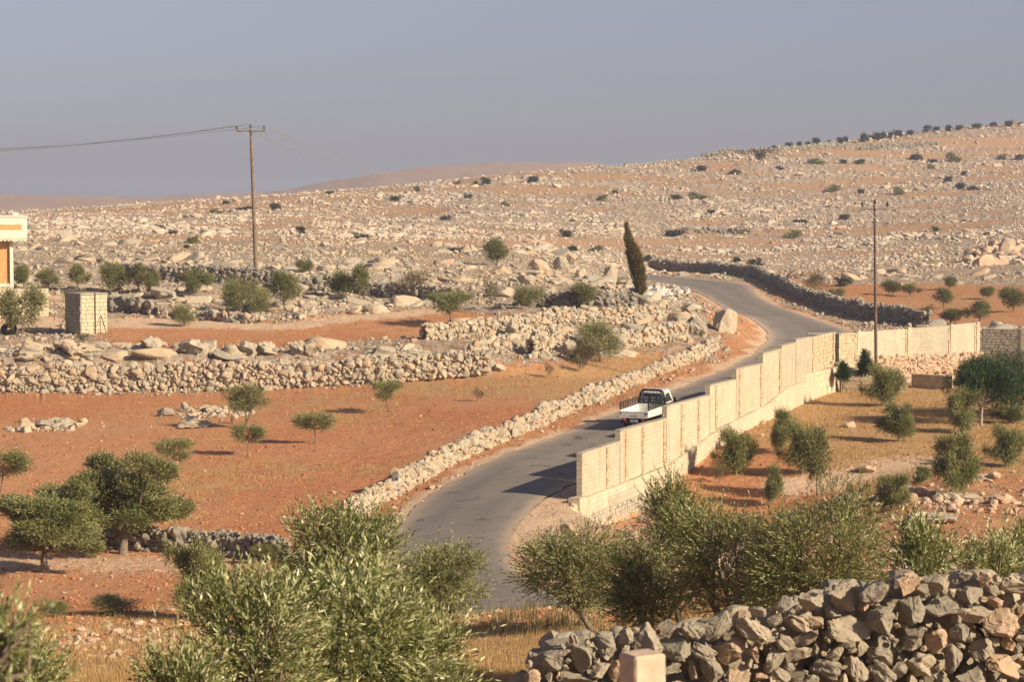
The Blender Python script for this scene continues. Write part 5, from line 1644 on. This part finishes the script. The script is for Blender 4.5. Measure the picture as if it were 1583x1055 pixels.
# gate wall
C_ = at(1515, 560, 172.0)
W2 = Plan(np.array([22.95, 160.6]), C_)
def gate_wall():
    root = thing('boundary_wall', 'cream panelled boundary wall right of the gate gap behind the tall pole', 'boundary wall', (0, 0, 0), group='boundary walls of the compound')
    tops = [(1297, 516, 1323, 515), (1323.5, 515, 1402, 510), (1402.5, 509.5, 1468, 504), (1468.5, 504, 1514, 499.5)]
    for i, (a, b, c, d) in enumerate(tops):
        s0, z0 = W2.hit(a, b); s1, z1 = W2.hit(c, d)
        sb, zb = W2.hit(a, 552 if i else 575)
        mb = MB()
        if i == 0:
            W2.courses(mb, s0, s1, zb - 1, z0, -.3, 0, .40, .27, 4); mb.build('block_pier', M['block'], root)
            mb = MB(); W2.block(mb, s0 + .01, s1 - .01, zb - 1, z0 - .05, -.27, -.03); mb.build('pier_core', M['plaster_grey'], root)
        else:
            W2.block(mb, s0, s1 - .004, zb - 2.5, z0, -.3, 0, z1); mb.build('panel', M['plaster_grey'], root)
            mb = MB()
            V = []
            for ss, zz in ((s0, z0), (s1, z1)):
                for oo in (-.33, .03):
                    p = W2.a + W2.u * ss + W2.n * oo
                    V += [(p[0], p[1], zz + .002), (p[0], p[1], zz + .05)]
            mb.add(V, [[0, 1, 3, 2], [4, 6, 7, 5], [0, 4, 5, 1], [2, 3, 7, 6], [1, 5, 7, 3], [0, 2, 6, 4]])
            mb.build('coping', M['plaster'], root)
    for px in (1327, 1405, 1471, 1511):
        s0, _ = W2.hit(px, 540); zt = W2.hit(px, np.interp(px, [1297, 1514], [516, 499.5]))[1]
        mb = MB(); W2.block(mb, s0 - .2, s0 + .2, zt - 4, zt + .07, -.34, .07); mb.build('pillar', M['plaster'], root)
        mb = MB(); W2.courses(mb, s0 - .42, s0 - .21, zt - 2.6, zt - .1, -.05, .03, .4, .25, int(px), .03); mb.build('quoin_strip', M['quoin'], root)
gate_wall()
# rubble footing under the gate wall
ft = [W2.a + W2.u * W2.hit(px, 560)[0] + W2.n * .35 for px in (1330, 1380, 1430, 1480, 1513)]
_g = ground(np.array([f[0] for f in ft]), np.array([f[1] for f in ft]))
def footing():
    rng = np.random.default_rng(88); pos = []
    n = 900
    s0, s1 = W2.hit(1332, 560)[0], W2.hit(1514, 560)[0]
    s = rng.uniform(s0, s1, n); u = rng.uniform(0, 1, n)
    zt = np.interp(s, [s0, s1], [W2.hit(1332, 553)[1], W2.hit(1514, 545)[1]])
    z = zt - u * 2.2
    p = W2.a[None] + W2.u[None] * s[:, None] + W2.n[None] * (.05 + .45 * u + rng.normal(0, .04, n))[:, None]
    sz = rng.uniform(.10, .22, n)
    V, Fs, T = stones(RK1, np.stack([p[:, 0], p[:, 1], z], 1), np.stack([sz * 1.2, sz * .9, sz * .85], 1), rng.normal(0, .5, (n, 3)), rng.uniform(0, 1, n), 8)
    o = link('stone_footing', mesh_np('stone_footing', V, Fs, M['stone_orange'], False, {'tint': T}))
    tag(o, 'rubble stone footing bank under the panelled boundary wall', 'stone footing', 'stone banks in the garden')
footing()
# grey stone wall on the right, its face turned from the sun
Pq = Plan(at(1515, 508, 172.2)[:2], at(1620, 512, 170.3)[:2])
mb = MB()
z0 = at(1515, 508, 172.2)[2]
Pq.courses(mb, 0.1, Pq.L, z0 - 3.4, z0, -.35, 0, .34, .22, 12, .03)
rt = thing('boundary_wall', 'grey stone boundary wall in shade at the right edge', 'boundary wall', (0, 0, 0), group='boundary walls of the compound')
mb.build('block_face', M['block_grey'], rt)
mb = MB(); Pq.block(mb, .12, Pq.L, z0 - 4, z0 - .04, -.3, -.05); mb.build('core', M['plaster_grey'], rt)
sP = Pq.hit(1578, 520)[0]
mb = MB(); Pq.block(mb, sP, sP + .5, z0 - 3.4, z0 + .12, -.4, .05); mb.build('pillar', M['plaster'], rt)
# gate leaf
g1 = W1.a + W1.u * (W1.hit(1291, 540)[0] + .05)
mb = MB()
zt = at(1292, 519, 160)[2]
Pg = Plan(np.array([20.9, 163.2]), np.array([23.1, 163.6]))
for i in range(14): Pg.block(mb, i * .16, i * .16 + .145, zt - 2.6, zt + .12, -.03, .03)
gt = thing('metal_gate', 'dark grey metal gate leaf behind the gap in the wall', 'gate')
mb.build('leaf', simple('grey_gate_paint', (.16, .15, .15), .6, .3), gt)
mb = MB()
for zz in (zt - 2.3, zt - 1.2, zt - .1): Pg.block(mb, 0, 2.24, zz, zz + .08, .031, .06)
mb.build('rail', M['steel'], gt)
# garden steps
def steps(px, py, d, n, w_, rise, run, rz, label, mat='block_pale'):
    p = at(px, py, d)
    mb = MB()
    for i in range(n):
        mb.box((0, i * run, -rise * (n - i - .5) + rise * 0), (w_, run * 1.0 - .006, rise * 1.0), 0)
        mb.box((0, i * run + .0, -rise * (n - i) - .6 * rise - .5), (w_ - .02, run - .008, 1.0 + rise), 0)
    r = thing('garden_steps', label, 'steps', tuple(p), rz, 'stone steps in the garden')
    mb.build('treads', M[mat], r)
steps(1340, 562, 158.5, 6, 3.0, .17, .34, R(30), 'cream stone steps rising to the gate beside the conifers')
steps(1530, 642, 140.0, 4, 1.9, .17, .36, R(-55), 'yellow stone steps below the umbrella pine')
mb = MB(); p = at(1565, 662, 136); mb.box((0, 0, -.1), (5.5, 3.0, .14), R(-12), bev=.02)
o = mb.build('terrace_slab', M['block_pale'], None, (p[0] + 1.5, p[1], p[2] + .05)); tag(o, 'pale paved terrace slab at the right edge below the pines', 'terrace')
conifer(1337, 582, 32, 38, 'little dark conifer left of the tall pole', 303, .1, 158)
conifer(1303, 598, 24, 34, 'little conifer on a thin stem beside the gate pier', 304, .35, 156)
# wall lamp box on the block panel
mb = MB(); s_, z_ = W1.hit(1283, 561); W1.block(mb, s_ - .12, s_ + .12, z_ - .08, z_ + .1, .002, .22)
o = mb.build('wall_box', M['block_pale'], None); tag(o, 'small square box fixed on the block panel near the gate', 'box')

# ---------------------------------------------------------------- square stone pillar, tyre and house at the left
def hut():
    p = pick(130, 519); k = p[1] / F; g0 = gz(p[0], p[1])
    rz = R(42)
    H = 62 * k
    r = thing('stone_pillar', 'square stone pillar building with one shaded rough side and one lit block side', 'pillar', (p[0], p[1] + 1.0, g0), rz)
    S = 2.35
    rng = np.random.default_rng(5)
    # rough side (facing left) and block side (facing right), built as courses on each face
    mb = MB(); mb.box((0, 0, H / 2 - .2), (S - .2, S - .2, H + .3)); mb.build('core', M['plaster_grey'], r)
    def face(mat, fx, seed, bw, bh, jit):
        mb = MB(); rr = np.random.default_rng(seed); z = -.2; row = 0
        while z < H - .05:
            h = min(bh * rr.uniform(.85, 1.15), H - z); x_ = -S / 2
            while x_ < S / 2 - .05:
                w_ = bw * rr.uniform(.7, 1.35); b = min(x_ + w_, S / 2)
                if S / 2 - b < bw * .35: b = S / 2
                dep = .12 + rr.uniform(0, jit)
                c = ((x_ + b) / 2, -(S / 2 - .1) - dep / 2, z + h / 2)
                Mr = Matrix.Rotation(fx, 4, 'Z')
                mb.box(c, (b - x_ - .014, dep, h - .014), 0, Mr, bev=.03)
                x_ = b
            z += h
        mb.build('block_face', M[mat], r)
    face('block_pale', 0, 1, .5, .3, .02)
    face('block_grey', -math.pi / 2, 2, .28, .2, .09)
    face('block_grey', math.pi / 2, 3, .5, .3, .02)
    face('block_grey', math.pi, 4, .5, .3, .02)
    mb = MB(); mb.box((0, 0, H + .06), (S + .12, S + .12, .12), bev=.02); mb.build('roof_slab', M['plaster_grey'], r)
    mb = MB(); mb.box((0.05, -(S / 2) - .10, H / 2 + .1), (.06, .06, H + .4)); mb.build('pipe', M['pole_dark'], r)
    mb = MB(); mb.tube([(.7, -(S / 2) - .7, 0), (.55, -(S / 2) - .12, 1.5)], .04, 6)
    o = mb.build('wooden_prop', M['pole_dark'], None, (p[0], p[1] + 1.0, g0)); o.rotation_euler = (0, 0, rz); tag(o, 'thin wooden stake leaning on the lit side of the pillar', 'stake')
hut()
def tyre():
    p = pick(14, 517); k = p[1] / F; g0 = gz(p[0], p[1])
    Rr, r2 = 12.5 * k, .17
    V = []; Fs = []
    n, m = 36, 14
    for i in range(n):
        a = 2 * math.pi * i / n
        for j in range(m):
            b = 2 * math.pi * j / m
            cb, sb = math.cos(b), math.sin(b)
            q = .32 * abs(cb) ** .7 * (1 if cb > 0 else -1)
            rr = Rr - .24 + .24 * (abs(cb) ** .6) * (1 if cb > 0 else -1) + (.012 if (i % 2 and cb > .6) else 0)
            yy = .19 * (abs(sb) ** .6) * (1 if sb > 0 else -1)
            V.append((rr * math.cos(a), yy, rr * math.sin(a)))
    for i in range(n):
        for j in range(m):
            Fs.append([i * m + j, i * m + (j + 1) % m, ((i + 1) % n) * m + (j + 1) % m, ((i + 1) % n) * m + j])
    mb = MB(); mb.add(V, Fs, True)
    o = mb.build('tyre', simple('tyre_rubber', (.02, .02, .02), .8), None, (p[0], p[1], g0 + Rr * .72))
    o.rotation_euler = (R(-14), 0, R(10)); o.scale = (1.0, 1.5, .76)
    tag(o, 'big black tractor tyre lying by the leafy olive at the left edge', 'tyre')
tyre()
def house():
    d = 197.0
    white = simple('white_painted_render', (.74, .66, .54), .85, 0, .06, 2)
    orange = simple('orange_stone_cladding', (.60, .34, .14), .85, 0, .15, 4, .03)
    e = at(21, 445, d)
    g0 = gz(e[0], d) - .3
    r = thing('house', 'house corner with orange walls and white fringed parapet at left edge', 'house', (e[0], d, g0), R(13))
    zt = at(0, 372, d)[2] - g0; zp0 = at(0, 370, d)[2] - g0; zp1 = at(0, 336, d)[2] - g0
    ov = at(41, 350, d)[0] - e[0]
    mb = MB(); mb.box((-4.3, 4.1, zt / 2), (8.3, 8.0, zt)); mb.build('wall', orange, r)
    mb = MB(); mb.box((-.14, .06, zt / 2), (.28, .4, zt - .02)); mb.build('corner_pillar', white, r)
    mb = MB(); mb.box((ov - 5.0, 3.8, (zp0 + zp1) / 2), (10.0, 9.4, zp1 - zp0), bev=.03); mb.build('parapet', white, r)
    za, zb = at(0, 355, d)[2] - g0, at(0, 347, d)[2] - g0
    mb = MB(); mb.box((ov - 5.3, -.91, (za + zb) / 2), (9.7, .04, zb - za)); mb.build('orange_band', orange, r)
    mb = MB(); mb.box((ov - 5.0, 3.8, zp1 + .06), (10.15, 9.55, .12), bev=.02); mb.build('coping', white, r)
    mb = MB()
    for i in range(30):
        xx = ov - .2 - i * .33
        mb.tube([(xx, -.90, zp0 - .02), (xx, -.80, zp0 - .02)], .14, 8)
    mb.build('scalloped_edge', white, r)
    z4 = at(0, 441, d)[2] - g0
    mb = MB(); mb.box((-4.3, .07, z4), (8.64, .34, .25)); mb.build('sill_course', white, r)
    mb = MB(); mb.box((-4.3, 3.9, z4 / 2 - .1), (8.62, 8.1, z4 - .1)); mb.build('base_wall', M['block_pale'], r)
    mb = MB(); mb.box((ov - .9, .4, zp1 + .25), (.5, .5, .28)); mb.tube([(ov - .8, .4, zp1 + .1), (ov - 1.4, .4, zp1 + .55)], .05, 6); mb.build('roof_vent', white, r)
    # yard wall
    pw = Plan(at(-60, 447, 191)[:2], at(75, 447, 194)[:2])
    zt = at(40, 447, 192.5)[2]
    rr = thing('yard_wall', 'pale block yard wall beside the house behind the leafy olive', 'boundary wall', (0, 0, 0))
    mb = MB(); pw.courses(mb, 0, pw.L, zt - 2.4, zt, -.25, 0, .42, .27, 6); mb.build('block_face', M['block_pale'], rr)
    mb = MB(); pw.block(mb, .02, pw.L - .02, zt - 3, zt - .04, -.22, -.03); mb.build('core', M['plaster_grey'], rr)
house()

# ---------------------------------------------------------------- utility poles and wires
def pole(px, py, ytop, topx, armpx, label, mat, d=None, rz=0.0, th=1.0):
    p = pick(px, py) if d is None else at(px, py, d); k = p[1] / F; g0 = gz(p[0], p[1])
    top = at(topx, ytop, p[1])
    H = top[2] - g0; lx = top[0] - p[0]
    r = thing('utility_pole', label, 'utility pole', (p[0], p[1], g0), 0, 'wooden utility poles')
    mb = MB(); mb.tube([(0, 0, -.4), (lx * .5, 0, H * .5), (lx, 0, H)], [.20 * th, .165 * th, .12 * th], 12); mb.build('pole', M[mat], r)
    arm = armpx * k / 2
    ux, uy = math.cos(rz), math.sin(rz)
    mb = MB(); mb.box((lx, -.18 + 0, H - .22), (arm * 2, .12 * th, .14 * th * th), rz, bev=.01); mb.build('crossarm', M[mat], r)
    mb = MB()
    for s in (-1, 1): mb.tube([(lx + s * .62 * ux, -.26, H - .26), (lx, -.26, H - .85)], .03, 5)
    mb.build('brace', M['steel'], r)
    tips = []
    for s in (-1, 0, 1):
        ix, iy = lx + s * (arm - .12) * ux, -.18 + s * (arm - .12) * uy
        mb = MB(); z0 = H - .15 if s else H
        mb.tube([(ix, iy, z0), (ix, iy, z0 + .12), (ix, iy, z0 + .16), (ix, iy, z0 + .24), (ix, iy, z0 + .30), (ix, iy, z0 + .40), (ix, iy, z0 + .45)], [.03, .03, .13, .07, .11, .06, .04], 8)
        mb.build('insulator', M['ceramic'], r)
        tips.append(np.array([p[0] + ix, p[1] + iy, g0 + z0 + .45]))
    return tips
t1 = pole(396, 421, 199, 387.5, 46, 'tall wooden utility pole with crossarm carrying wires at left', 'pole')
t2 = pole(1355, 579, 318, 1352, 44, 'slender brown utility pole standing inside the garden wall', 'pole_dark', 157, 0, .62)
def wire(a, b, sag, label, th=.024):
    mb = MB(); n = 26
    pts = []
    for i in range(n + 1):
        t = i / n; q = a * (1 - t) + b * t; q = q - np.array([0, 0, sag * 4 * t * (1 - t)]); pts.append(tuple(q - a))
    mb.tube(pts, th, 5, False)
    o = mb.build('power_line', M['wire'], None, tuple(a)); tag(o, label, 'power line', 'power lines')
ends_l = [at(-150, 236, 235), at(-150, 240, 232), at(-150, 233, 229)]
for i, (a, e) in enumerate(zip(t1, ends_l)):
    wire(a, e, .55, ['lowest', 'middle', 'upper'][i] + ' wire running left from the tall pole out of view')
ends_r = [at(800, 281, 760), at(806, 278, 762), at(812, 279, 764)]
for i, (a, e) in enumerate(zip(t1, ends_r)):
    wire(a, e, 5.2, ['left', 'middle', 'right'][i] + ' wire sagging from the tall pole over the far hill crest', .034)

# ---------------------------------------------------------------- pickup truck
def paint(name, c, rough=.3):
    m, n, b = new_mat(name); g = NG(n); co = g.coord()
    f = g.noise(co, 5, 5); lo = g.math('MULTIPLY', g.ramp(f, [(.45, 0), (.75, .35)]), 1.0)
    g.L.new(g.mix(lo, c, (.45, .38, .30)), b.inputs['Base Color'])
    b.inputs['Roughness'].default_value = rough; b.inputs['Coat Weight'].default_value = .4
    return m
def truck():
    white = paint('white_vehicle_paint', (.74, .74, .70)); cream = paint('cream_bed_paint', (.66, .66, .60), .5)
    black = simple('black_tube_steel', (.018, .018, .022), .45); rub = simple('rubber', (.02, .02, .02), .85)
    glass = simple('tinted_glass', (.035, .045, .055), .08, 0, .05, 2, 0, .6); red = simple('red_lens', (.35, .02, .015), .3); amber = simple('amber_lens', (.6, .22, .03), .3)
    steel = simple('wheel_steel', (.45, .45, .45), .4, .7); dark = simple('chassis_paint', (.03, .03, .03), .7)
    plate = simple('number_plate_white', (.75, .75, .75), .5); seatm = simple('grey_seat_cloth', (.36, .37, .34), .9)
    # position: rear left wheel area seen at (957, 668)
    a = pick(937, 664)
    p0, p1 = CL[np.argmin(np.linalg.norm(CL - np.array([6, 135]), axis=1))], None
    i0 = int(np.argmin(abs(CL[:, 1] - 139) + 100 * (np.arange(NL) > 300)))
    t = CL[i0 + 12] - CL[i0 - 12]; t /= np.linalg.norm(t)
    hd = math.atan2(t[0], t[1]) + R(3)
    rearc = pick(980, 671)                   # middle of the tailgate, on the road
    c = rearc[:2] + np.array([math.sin(hd), math.cos(hd)]) * 2.45
    zc = float(base_h(c[0], c[1])) + .08
    print('truck at', c, 'heading', math.degrees(hd), 'road x', CL[i0], HW[i0])
    r = thing('pickup_truck', 'white pickup truck with open bed and black tubular guards driving away', 'pickup truck', (c[0], c[1], zc), -hd)
    f_ = pick(1010, 650)
    sl = (float(base_h(*(c + 2 * np.array([math.sin(hd), math.cos(hd)])))) - float(base_h(*(c - 2 * np.array([math.sin(hd), math.cos(hd)]))))) / 4
    r.rotation_euler = (math.atan(sl), 0, -hd); r.scale = (1.03, 1.0, 1.09)
    # cab profile (y forward, z up), lofted across with tumblehome
    prof = [(.98, .55), (.98, 1.25), (1.06, 1.84), (1.16, 1.93), (1.85, 1.95), (2.0, 1.90), (2.38, 1.30), (2.62, 1.12), (2.68, .95), (2.66, .5), (2.40, .42), (1.2, .42)]
    def wdt(z): return .83 if z < 1.25 else .83 - (z - 1.25) * .20
    mb = MB(); n = len(prof)
    V = [(-wdt(z), y, z) for y, z in prof] + [(-wdt(z) + .03, y * 1, z) for y, z in prof]
    L = [(-wdt(z), y, z) for y, z in prof]; Rr = [(wdt(z), y, z) for y, z in prof]
    mb.add(L + Rr, [list(range(n)), list(range(2 * n - 1, n - 1, -1))] + [[i, n + i, n + (i + 1) % n, (i + 1) % n] for i in range(n)])
    cab = mb.build('cab', white, r)
    mb = MB()   # front wheel arches
    for s in (-1, 1): mb.tube([(s * .70, 1.75, .40), (s * .845, 1.75, .40)], .40, 20)
    mb.build('wheel_arch', dark, cab)
    # rear window with rounded upper corners
    mb = MB(); yb = .965
    ring = [(-.60, 1.20), (.60, 1.20), (.62, 1.34), (.58, 1.66), (.48, 1.76), (-.48, 1.76), (-.58, 1.66), (-.62, 1.34)]
    def yat(z): return .98 if z < 1.25 else .98 + (z - 1.25) / .59 * .08
    mb.add([(x_, yat(z) - .012, z) for x_, z in ring] + [(x_, yat(z) + .01, z) for x_, z in ring], [list(range(8)), list(range(15, 7, -1))] + [[i, 8 + i, 8 + (i + 1) % 8, (i + 1) % 8] for i in range(8)])
    rw = mb.build('rear_window', glass, r)
    mb = MB()
    for x_ in (-.38, 0.05, .40): mb.box((x_, .955, 1.42), (.26, .012, .30), bev=.004)
    mb.build('seat_back', seatm, rw)
    for s in (-1, 1):
        q = [(1.12, 1.28), (1.15, 1.72), (1.82, 1.76), (2.20, 1.30)]
        mb = MB(); mb.add([(s * (wdt(z) + .004), y, z) for y, z in q] + [(s * (wdt(z) - .02), y, z) for y, z in q], [[0, 1, 2, 3], [7, 6, 5, 4], [0, 4, 5, 1], [1, 5, 6, 2], [2, 6, 7, 3], [3, 7, 4, 0]])
        mb.build('side_window', glass, r)
        mb = MB(); mb.box((s * 1.0, 2.12, 1.33), (.16, .09, .30), bev=.02); mb.tube([(s * .78, 2.1, 1.25), (s * .96, 2.1, 1.3)], .018, 5); mb.build('mirror', black, r)
        mb = MB(); mb.box((s * .836, 1.30, 1.12), (.02, .14, .03)); mb.build('door_handle', black, cab)
        mb = MB()
        for zz in (.62,): mb.box((s * .834, 1.62, zz), (.012, 1.2, .012))
        mb.box((s * .834, 1.06, .95), (.012, .012, .62)); mb.build('door_seam', dark, cab)
    mb = MB(); q = [(-.60, 1.99, 1.86), (.60, 1.99, 1.86), (.72, 2.36, 1.33), (-.72, 2.36, 1.33)]
    mb.add([(a_, b_ + .02, c_ + .012) for a_, b_, c_ in q] + [(a_, b_ - .01, c_ - .01) for a_, b_, c_ in q], [[0, 1, 2, 3], [7, 6, 5, 4], [0, 4, 5, 1], [1, 5, 6, 2], [2, 6, 7, 3], [3, 7, 4, 0]])
    mb.build('windscreen', glass, r)
    for s in (-1, 1):
        mb = MB(); mb.box((s * .62, 2.68, .82), (.28, .05, .18), bev=.02); mb.build('headlight', plate, r)
    # bed
    mb = MB(); mb.box((0, -.76, .80), (1.66, 3.26, .08))
    for i in range(9): mb.box((-.72 + i * .18, -.76, .846), (.06, 3.2, .012))
    mb.build('bed_floor', cream, r)
    for s in (-1, 1):
        mb = MB(); mb.box((s * .845, -.76, .95), (.035, 3.30, .40), bev=.01)
        for yy in (-2.2, -1.2, -.2, .7): mb.box((s * .868, yy, .93), (.012, .05, .34))
        mb.box((s * .85, -.76, 1.155), (.055, 3.30, .03))
        mb.build('side_board', white, r)
        # tubular guard on the side
        mb = MB()
        for zz in (1.20, 1.33, 1.45, 1.57): mb.tube([(s * .845, -2.38, zz), (s * .845, .82, zz)], .026, 6)
        for i in range(11): mb.tube([(s * .845, -2.38 + i * .32, 1.17), (s * .845, -2.38 + i * .32, 1.575)], .024, 6)
        mb.box((s * .845, -2.38, 1.37), (.06, .05, .44))
        mb.build('side_guard', black, r)
    mb = MB(); mb.box((0, .86, 1.0), (1.66, .035, .40)); mb.build('headboard', white, r)
    mb = MB(); mb.box((0, -2.43, .93), (1.70, .04, .36), bev=.012)
    mb.box((0, -2.455, 1.09), (1.66, .012, .03)); mb.box((0, -2.455, .78), (1.70, .02, .05))
    tg = mb.build('tailgate', white, r)
    mb = MB()
    for i in range(9): mb.box((-.68 + i * .17, -2.468, .835), (.06, .01, .022))
    mb.build('reflector', red, tg)
    mb = MB()
    for i, w_ in enumerate((.04, .045, .03, .045, .04, .035, .045)): mb.box((-.19 + i * .065, -2.458, .885), (w_, .01, .045))
    mb.build('lettering', amber, tg)
    for s in (-1, 1):
        mb = MB(); mb.box((s * .80, -2.465, 1.03), (.05, .03, .14), bev=.008); mb.build('latch', black, tg)
    # arched guard behind the cab
    mb = MB()
    arch = [(-.80, .90, 1.16), (-.79, .90, 1.45), (-.70, .91, 1.78), (-.60, .92, 1.92), (-.45, .92, 1.965), (.45, .92, 1.965), (.60, .92, 1.92), (.70, .91, 1.78), (.79, .90, 1.45), (.80, .90, 1.16)]
    mb.tube(arch, .052, 8); mb.tube([(x_ * .90, y - .01, 1.16 + (z - 1.16) * .93) for x_, y, z in arch], .022, 6)
    mb.box((0, .93, 1.975), (.42, .10, .06), bev=.02)
    mb.tube([(-.79, .90, 1.44), (.79, .90, 1.44)], .026, 6); mb.tube([(-.80, .90, 1.20), (.80, .90, 1.20)], .026, 6)
    for i in range(6):
        x_ = -.50 + i * .20
        mb.tube([(x_, .90, 1.18), (x_, .905, 1.90)], .014 if i else .014, 5)
    mb.build('headboard_guard', black, r)
    # chassis, bumper, lights
    mb = MB()
    for s in (-1, 1): mb.box((s * .38, -.2, .58), (.08, 4.4, .16))
    for yy in (-2.2, -1.2, -.2, .6): mb.box((0, yy, .60), (.9, .1, .12))
    mb.box((.62, -.15, .52), (.30, .75, .26), bev=.03); mb.box((-.62, -.15, .50), (.26, .6, .28), bev=.03)
    mb.build('chassis', dark, r)
    mb = MB(); mb.box((0, -2.40, .52), (1.60, .07, .12), bev=.02); mb.build('rear_bumper', dark, r)
    for s in (-1, 1):
        mb = MB(); mb.box((s * .62, -2.445, .66), (.30, .05, .13), bev=.012); tl = mb.build('tail_light', red, r)
        mb = MB(); mb.box((s * .52, -2.475, .66), (.08, .012, .09)); mb.build('indicator', amber, tl)
    mb = MB(); mb.box((.0, -2.446, .60), (.44, .015, .13)); pl = mb.build('number_plate', plate, r)
    mb = MB()
    for i in range(6): mb.box((-.15 + i * .06, -2.456, .60), (.032, .004, .07))
    mb.build('plate_digits', dark, pl)
    for s in (-1, 1):
        for yy in (-1.45, 1.75):
            w_ = bpy.data.objects.new('wheel', None); col.objects.link(w_); w_.parent = r; w_.location = (s * .72, yy, .33)
            mb = MB(); V = []; n, m = 28, 10
            pr = [(.20, -.10), (.27, -.11), (.32, -.09), (.335, -.06), (.335, .06), (.32, .09), (.27, .11), (.20, .10)]
            for i in range(n):
                an = 2 * math.pi * i / n
                for (rr, xx) in pr: V.append((xx, rr * math.cos(an), rr * math.sin(an)))
            m = len(pr)
            mb.add(V, [[i * m + j, ((i + 1) % n) * m + j, ((i + 1) % n) * m + (j + 1) % m, i * m + (j + 1) % m] for i in range(n) for j in range(m)], True)
            mb.build('tyre', rub, w_)
            mb = MB(); mb.tube([(-.07, 0, 0), (.07, 0, 0)], .205, 20); mb.tube([(s * .071, 0, 0), (s * .10, 0, 0)], [.09, .05], 12); mb.build('rim', steel, w_)
truck()

# ---------------------------------------------------------------- haze
m = bpy.data.materials.new('haze'); m.use_nodes = True
n = m.node_tree; n.nodes.clear()
out = n.nodes.new("ShaderNodeOutputMaterial"); pv = n.nodes.new("ShaderNodeVolumePrincipled")
pv.inputs['Density'].default_value = .00028
pv.inputs['Color'].default_value = (.60, .66, .84, 1)
pv.inputs['Anisotropy'].default_value = .1
n.links.new(pv.outputs[0], out.inputs['Volume'])
mb = MB(); mb.box((0, 4500, -20), (34000, 11400, 150))
USE_HAZE = True
if USE_HAZE:
    o = mb.build('haze', m); tag(o, 'thin pale haze over the valley', 'haze', kind='stuff')
print('done', round(time.time() - T0, 1), len(bpy.data.objects))
